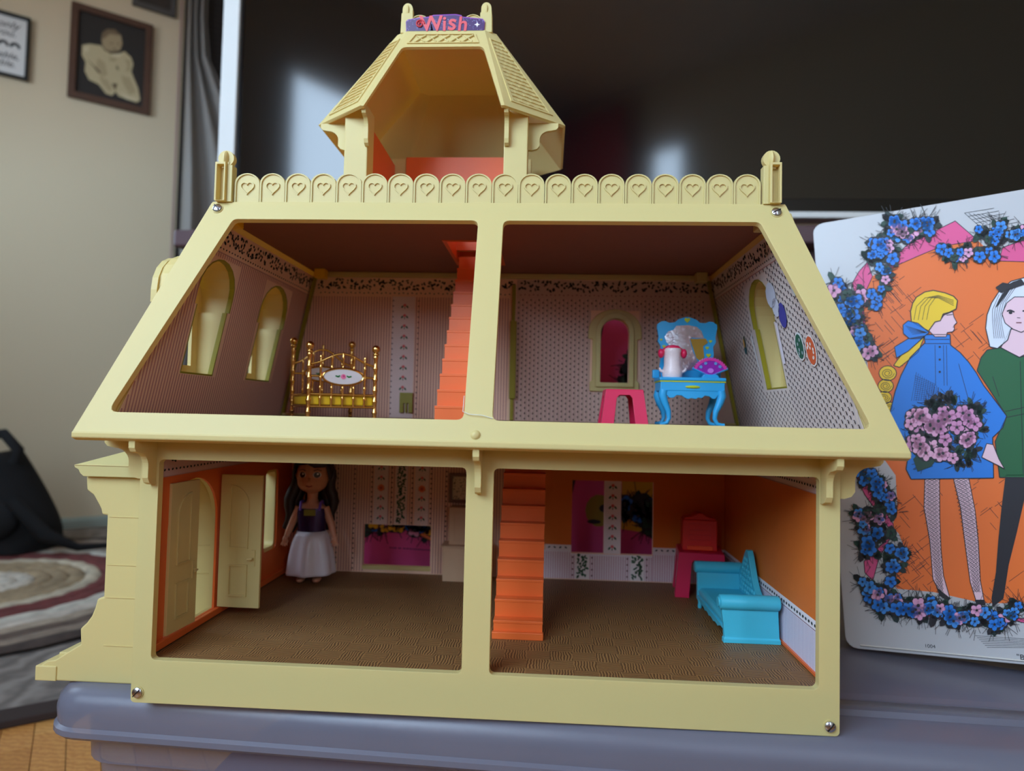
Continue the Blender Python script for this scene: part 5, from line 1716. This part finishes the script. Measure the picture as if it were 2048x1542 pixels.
art = Canvas(SH, (0, -1, 0), 0.00010)
c3 = lambda pts: [(1600 + x * .3373, 360 + y * .3373) for x, y in pts]
c4 = lambda pts: [(1600 + x * .3242, 860 + y * .3242) for x, y in pts]
ORA, PNK, BLU, GRD, BLK, YLW, SKN, LIL = (232, 112, 40), (222, 84, 140), (26, 120, 214), (24, 62, 48), (28, 26, 34), (236, 196, 24), (232, 196, 208), (222, 160, 196)
art.poly(c3([(385, 890), (372, 720), (425, 590), (505, 555), (700, 470), (840, 412), (1055, 378), (1180, 500), (1328, 500), (1700, 470), (2100, 600), (2150, 900)]) + [(2350, 1000), (2320, 1150), (2250, 1235)] +
         c4([(1382, 1090), (1130, 1090), (820, 1020), (600, 1000), (560, 940), (610, 860), (650, 760), (610, 660), (570, 620), (600, 480), (590, 300), (520, 200)]) + [(1745, 870)], ORA, 1)
for ply in (c3([(505, 555), (560, 470), (640, 400), (920, 262), (1055, 378), (840, 412), (700, 470)]), c3([(310, 630), (350, 560), (400, 505), (430, 590), (372, 720), (388, 895), (350, 800)]), c3([(1180, 500), (1200, 420), (1400, 350), (1700, 420), (1700, 480), (1328, 505)]),
            c4([(330, 270), (400, 330), (500, 480), (575, 600), (580, 640), (530, 740), (490, 800), (450, 950), (400, 900), (395, 830), (470, 760), (540, 690), (545, 620), (400, 420)]), c4([(740, 1150), (950, 1180), (1150, 1140), (1400, 1190), (1400, 1215), (1150, 1160), (940, 1205), (760, 1165)])):
    art.poly(ply, PNK, 2)
    art.line(ply + [ply[0]], 1.4, BLK, 3)
# girl with the blond ponytail, blue coat, fishnet stockings
def shape(pts, rgb, layer, outline=1.6):
    art.poly(pts, rgb, layer)
    art.line(pts + [pts[0]], outline, BLK, layer + 1)
leg1 = c4([(770, 315), (860, 315), (862, 560), (870, 760), (885, 920), (925, 1060), (895, 1050), (850, 1000), (820, 940), (800, 700), (765, 500)])
leg2 = c4([(945, 315), (1040, 315), (1080, 520), (1100, 720), (1112, 950), (1135, 1075), (1090, 1090), (1050, 960), (1020, 740), (990, 500)])
shape(leg1, SKN, 5)
shape(leg2, SKN, 5)
def net(xl, xr, ys):
    for i in range(len(ys) - 1):
        for k_ in range(3):
            f = k_ / 3
            a, b = xl[i] + (xr[i] - xl[i]) * f, xl[i] + (xr[i] - xl[i]) * min(1, f + .5)
            art.line(c4([(a, ys[i]), (b, ys[i + 1])]), 0.9, BLK, 7)
            art.line(c4([(xr[i] - (a - xl[i]), ys[i]), (xr[i] - (b - xl[i]), ys[i + 1])]), 0.9, BLK, 7)
ys = [325 + 24 * i for i in range(30)]
net([768 + max(0, y - 500) * .15 for y in ys], [860 + max(0, y - 600) * .06 for y in ys], ys)
net([947 + (y - 325) * .18 for y in ys], [1040 + min(60, (y - 325) * .2) + max(0, y - 620) * .03 for y in ys], ys)
shape(c4([(850, 1000), (925, 1060), (910, 1075), (860, 1040)]), BLK, 7)
shape(c4([(1080, 1070), (1135, 1070), (1140, 1100), (1090, 1100)]), BLK, 7)
shape(c3([(735, 955), (700, 1040), (640, 1090), (590, 1130), (555, 1120), (575, 1090), (640, 1010), (700, 955)]), YLW, 6)
for x, y, r in ((520, 1165, 52), (508, 1240, 46), (500, 1310, 44), (530, 1370, 40)):
    shape(c3([(x + r * math.cos(t), y + r * .85 * math.sin(t)) for t in [2 * PI * i / 16 for i in range(16)]]), YLW, 5)
    art.line(c3([(x + r * (.75 - .025 * i) * math.cos(.6 * i), y + r * .8 * (.75 - .025 * i) * math.sin(.6 * i)) for i in range(24)]), 1.0, BLK, 7)
coat = [(1848, 676), (1900, 676), (1901, 697), (1920, 712), (1937, 731), (1952, 752), (1967, 778), (1990, 808), (2013, 839), (2005, 863), (1985, 882), (1987, 963), (1822, 965), (1812, 945), (1815, 925), (1795, 880), (1778, 840), (1790, 790), (1802, 757), (1820, 722), (1850, 692)]
shape(coat, BLU, 7, 2.0)
art.line(c3([(740, 965), (885, 965)]), 1.2, BLK, 9)
art.line(c3([(740, 990), (888, 990)]), 1.2, BLK, 9)
for x in (800, 850, 868):
    art.line(c3([(x, 1000), (x + 4, 1240)]), 0.9, BLK, 9)
for y in (1010, 1085, 1158):
    art.disc(1600 + 828 * .3373, 360 + y * .3373, 2.4, 2.4, BLK, 9)
art.line(c3([(940, 1110), (970, 1220), (1000, 1330)]), 1.0, BLK, 9)
for i in range(12):
    art.line(c3([(690 + i * 12, 1160 + i * 8), (660 + i * 14, 1330)]), 0.6, BLK, 9)
    art.line(c3([(680, 1180 + i * 13), (800, 1230 + i * 9)]), 0.6, BLK, 9)
shape(c3([(765, 915), (790, 862), (832, 852), (852, 822), (905, 800), (912, 832), (930, 866), (912, 884), (915, 905), (905, 920), (872, 925), (866, 950), (800, 950)]), SKN, 8)
art.line(c3([(868, 822), (905, 818)]), 1.6, BLK, 10)
art.line(c3([(905, 893), (916, 893)]), 1.2, BLK, 10)
hair = c3([(660, 860), (655, 800), (668, 750), (690, 715), (740, 684), (790, 675), (860, 690), (910, 710), (933, 735), (925, 785), (885, 805), (848, 815), (832, 855), (800, 862), (780, 890), (762, 916)])
shape(hair, YLW, 10, 2.0)
for o in (0, 25, 50, 75):
    art.line(c3([(675 + o, 850), (690 + o, 770), (740 + o * .8, 720), (820, 705 + o * .2), (910, 735 + o * .4)]), 0.9, BLK, 12)
shape(c3([(610, 880), (640, 855), (700, 870), (765, 925), (720, 960), (650, 962), (612, 930)]), BLU, 11)
shape(c3([(560, 1010), (640, 962), (740, 945), (690, 990), (640, 1035), (572, 1075)]), BLU, 11)
for i in range(6):
    art.line(c3([(625 + i * 8, 885 + i * 10), (755, 925)]), 0.7, BLK, 13)
shape(c4([(1150, 105), (1190, 112), (1225, 200), (1260, 262), (1220, 240), (1120, 190)]), SKN, 12)
# girl with pale hair and green dress
shape(c4([(1270, 300), (1390, 300), (1385, 430), (1335, 650), (1285, 850), (1252, 1060), (1190, 1110), (1183, 1060), (1210, 900), (1225, 700), (1245, 500)]), BLK, 5)
shape(c4([(1420, 300), (1530, 300), (1540, 600), (1510, 850), (1500, 1090), (1450, 1090), (1440, 800), (1420, 550)]), BLK, 5)
green = [(1974, 707), (2001, 702), (2038, 722), (2060, 716), (2090, 705), (2120, 720), (2160, 800), (2140, 860), (2135, 963), (1999, 962), (1990, 890), (2013, 839), (1992, 806), (1954, 748), (1962, 722)]
shape(green, (20, 92, 50), 6, 2.0)
for p, q in (((2040, 730), (2046, 955)), ((2010, 830), (2080, 815)), ((2012, 842), (2082, 828)), ((1985, 760), (1998, 800)), ((2070, 740), (2080, 820))):
    art.line([p, q], 1.2, BLK, 8)
shape(c3([(1250, 900), (1345, 905), (1420, 1010), (1300, 1072), (1190, 1015)]), SKN, 7)
shape(c3([(1125, 1010), (1100, 900), (1108, 820), (1135, 750), (1180, 680), (1250, 622), (1330, 600), (1420, 620), (1490, 700), (1520, 860), (1500, 1010), (1440, 1010), (1400, 900), (1250, 905), (1230, 970), (1170, 1020)]), (216, 222, 236), 8, 2.0)
shape(c3([(1196, 815), (1225, 750), (1270, 715), (1340, 715), (1390, 770), (1400, 840), (1360, 900), (1310, 925), (1260, 905), (1215, 870)]), SKN, 10)
art.line(c3([(1225, 800), (1245, 793), (1270, 805)]), 3.0, BLK, 12)
art.line(c3([(1318, 800), (1340, 793), (1365, 803)]), 3.0, BLK, 12)
art.disc(1600 + 1247 * .3373, 360 + 808 * .3373, 4, 3.4, BLK, 12)
art.disc(1600 + 1342 * .3373, 360 + 806 * .3373, 4, 3.4, BLK, 12)
art.line(c3([(1285, 838), (1305, 840)]), 1.2, BLK, 12)
art.line(c3([(1280, 868), (1312, 868)]), 2.2, (120, 60, 70), 12)
for o in range(6):
    art.line(c3([(1290 - o * 22, 640 + o * 12), (1220 - o * 16, 740 + o * 10), (1190 - o * 10, 850), (1210 - o * 12, 960)]), 0.9, BLK, 10)
shape(c3([(1160, 660), (1200, 632), (1240, 640), (1262, 628), (1310, 612), (1330, 640), (1270, 660), (1240, 672), (1190, 690)]), BLK, 13)
shape(c3([(1225, 665), (1245, 665), (1190, 740), (1160, 775), (1180, 730)]), BLK, 13)


def bloom(x, y, r, rgb, layer):
    art.disc(x, y, r * 1.12, r * 1.12, BLK, layer, 10)
    for k_ in range(5):
        a = k_ * 1.257 + random.random() * .4
        art.disc(x + r * .52 * math.cos(a), y + r * .52 * math.sin(a), r * .50, r * .40, rgb, layer + 1, 8, a)
    art.disc(x, y, r * .22, r * .22, BLK, layer + 2, 6)


def leafy(x, y, r, layer):
    for k_ in range(3):
        a = random.random() * 6.28
        art.disc(x + r * .4 * math.cos(a), y + r * .4 * math.sin(a), r * .75, r * .36, random.choice((GRD, BLK, (20, 40, 40))), layer, 7, a)
    for k_ in range(9):
        a = random.random() * 6.28
        rr = r * random.uniform(1.0, 1.9)
        art.line([(x + r * .5 * math.cos(a), y + r * .5 * math.sin(a)), (x + rr * math.cos(a + .1), y + rr * math.sin(a + .1))], 0.8, BLK, layer)


def garland(pts, r, cols, step, layer=14, spread=14):
    for (x0, y0), (x1, y1) in zip(pts[:-1], pts[1:]):
        d = math.hypot(x1 - x0, y1 - y0)
        m = max(1, int(d / step * 1.5))
        for i in range(m):
            x = x0 + (x1 - x0) * i / m + random.uniform(-spread, spread)
            y = y0 + (y1 - y0) * i / m + random.uniform(-spread, spread)
            leafy(x + random.uniform(-8, 8), y + random.uniform(-8, 8), r * 1.55, layer)
            bloom(x, y, r * random.uniform(.7, 1.15), random.choice(cols), layer + 1 + random.choice((0, 3)))


BC = [BLU, BLU, BLU, (60, 140, 220), LIL, GRD]
garland(c3([(790, 300), (700, 300)] + [(620, 345), (540, 310), (500, 420), (520, 500)]), 13, BC, 11, 14, 16)
garland(c3([(760, 285), (660, 320), (560, 330), (480, 360), (440, 440), (480, 540), (460, 640), (430, 700), (420, 770)]), 11, BC, 13)
garland(c3([(215, 690), (330, 720), (280, 840), (350, 960)]), 14, BC, 11, 14, 14)
garland(c3([(235, 650), (260, 720), (300, 790), (340, 880), (370, 960), (400, 1060), (440, 1110)]), 12, BC, 13)
garland(c3([(850, 435), (930, 455), (1010, 475), (1100, 470), (1160, 480)]), 11, BC, 13, 14, 9)
garland(c3([(1080, 320), (1150, 380), (1220, 300), (1300, 330), (1420, 300), (1560, 330), (1700, 380)]), 12, BC, 13)
garland(c4([(370, 255), (430, 300), (490, 340), (545, 430), (540, 520)]), 11, BC, 13, 14, 10)
garland(c4([(370, 560), (440, 620), (420, 700), (430, 770)]), 11, BC, 12)
garland(c4([(580, 700), (620, 770), (560, 860), (540, 940)]), 12, BC, 13)
garland(c4([(430, 1030), (600, 1100), (760, 1130), (950, 1170), (1110, 1190)]), 14, BC, 12, 14, 12)
garland(c4([(370, 600), (460, 560), (480, 650), (410, 740), (450, 800)]), 13, BC, 11, 14, 12)
garland(c4([(400, 300), (520, 380), (560, 480)]), 12, BC, 11, 14, 12)
garland(c4([(410, 985), (470, 1050), (560, 1075), (680, 1100), (820, 1100), (900, 1130), (1000, 1140), (1100, 1150), (1200, 1210), (1270, 1180), (1330, 1120), (1420, 1150), (1560, 1160), (1750, 1150)]), 12, BC, 12)
# bouquet
for i in range(60):
    a, q = random.random() * 6.28, math.sqrt(random.random())
    leafy(1888 + 84 * q * math.cos(a), 868 + 72 * q * math.sin(a), 15, 14)
for i in range(46):
    a, q = random.random() * 6.28, math.sqrt(random.random())
    bloom(1886 + 72 * q * math.cos(a), 866 + 60 * q * math.sin(a), random.uniform(11, 17), random.choice((LIL, (232, 176, 206), (226, 164, 200), (206, 140, 184))), 15 + random.choice((0, 3)))
art.poly([(1845, 905), (1880, 915), (1862, 940), (1835, 950), (1826, 925)], GRD, 15)
# cross hatching on the orange ground and pen strokes on the white
for i in range(150):
    x, y = random.choice(((1745, 560), (1790, 610), (1930, 690), (1770, 690), (1830, 1010), (1960, 1010), (1850, 1180), (1990, 1190), (1800, 1130)))
    x += random.uniform(-40, 40)
    y += random.uniform(-45, 45)
    L_ = random.uniform(15, 46)
    if random.random() < .5:
        art.line([(x, y), (x + L_ * .6, y + L_ * .7)], 0.8, BLK, 3)
    else:
        art.line([(x, y), (x + L_ * .7, y - L_ * .5)], 0.8, BLK, 3)
for i in range(7):
    art.line(c3([(975 + i * 22, 215 + i * 20), (1150 + i * 30, 187 + i * 16)]), 0.9, BLK, 3)
    art.line(c3([(975 + i * 26, 215 + i * 2), (1060 + i * 26, 290 - i * 6)]), 0.9, BLK, 3)
    art.line(c4([(1080 + i * 12, 1290 + i * 12), (1382, 1310 + i * 9)]), 0.7, BLK, 3)
    art.line(c3([(540 + i * 26, 470 - i * 18), (600 + i * 26, 455 - i * 18)]), 0.8, BLK, 4)
art.build('printed_artwork', case, world=False, m=INK)
def case_text(t, s, h, size):
    M = Mc @ Matrix(((1, 0, 0, s), (0, 0, -1, -0.0002), (0, 1, 0, h), (0, 0, 0, 1)))
    lettering(t, size, INKT, case, M, depth=0.0001)
case_text('1004', 0.0670, 0.0068, 0.0042)
case_text('"B', 0.1315, 0.0040, 0.0060)

# ================================================================== PINK CASE behind the house
pk = thing('vinyl_case', 'pink printed vinyl case standing behind the house, seen through its rear windows', 'case', (0.06, 0.37, 0.0))
PINKV = mat('pink_vinyl', (216, 78, 142), 0.4, noise=0.02)
MB().prism([rrect(-0.25, 0.31, 0.0, 0.415, 0.012)], XZ(0.360), (0, 0.030, 0)).build('front_lid', PINKV, pk, bevel=0.003)
MB().prism([rrect(-0.25, 0.31, 0.0, 0.415, 0.012)], XZ(0.391), (0, 0.045, 0)).build('back_box', WHITEP, pk, bevel=0.003)
pmap = lambda u, v: (u / 1000.0, 0.360, v / 1000.0)


def pink_print():
    global art
    art = Canvas(pmap, (0, -1, 0), 0.0001)
    return art


pa = pink_print()
garland([(-200, 64), (-160, 70), (-120, 66), (-85, 70), (-60, 66)], 8, [BLU, BLU, YLW, GRD, LIL], 8, 4, 5)
pa.line([(-110, 58), (-80, 44)], 4, (236, 130, 70), 9)
pa.build('printed_garland', pk, m=INK)
pa = pink_print()
pa.poly([(142, 72), (190, 66), (190, 140), (142, 140)], (214, 176, 30), 1)
garland([(146, 112), (160, 95), (176, 90), (185, 80), (165, 105)], 9, [BLK, GRD, BLU, BLK], 6, 4, 8)
pa.build('printed_foliage', pk, m=INK)
pa = pink_print()
pa.disc(114, 94, 17, 20, (150, 140, 40), 2, 14)
pa.disc(120, 97, 6, 5, BLK, 3, 8)
pa.disc(108, 80, 9, 3, BLK, 3, 8)
pa.build('printed_curl', pk, m=INK)
pa = pink_print()
pa.poly([(74, 84), (86, 140), (74, 142)], BLK, 2)
pa.build('printed_stroke', pk, m=INK)
pa = pink_print()
pa.poly([(106, 268), (118, 340), (106, 350)], BLK, 2)
pa.build('printed_stroke', pk, m=INK)
pa = pink_print()
garland([(146, 256), (150, 270), (148, 285)], 7, [GRD, BLK], 6, 4, 4)
pa.build('printed_leaves', pk, m=INK)
pa = pink_print()
x = -150.0
while x < -84:
    w = random.uniform(1.5, 4)
    pa.rect(x, x + w, 38.5 - (x + 150) * .03, 40 - (x + 150) * .03, (110, 40, 90), 2)
    x += w + random.choice((.6, .6, 2.2))
pa.build('printed_small_text', pk, m=INK)
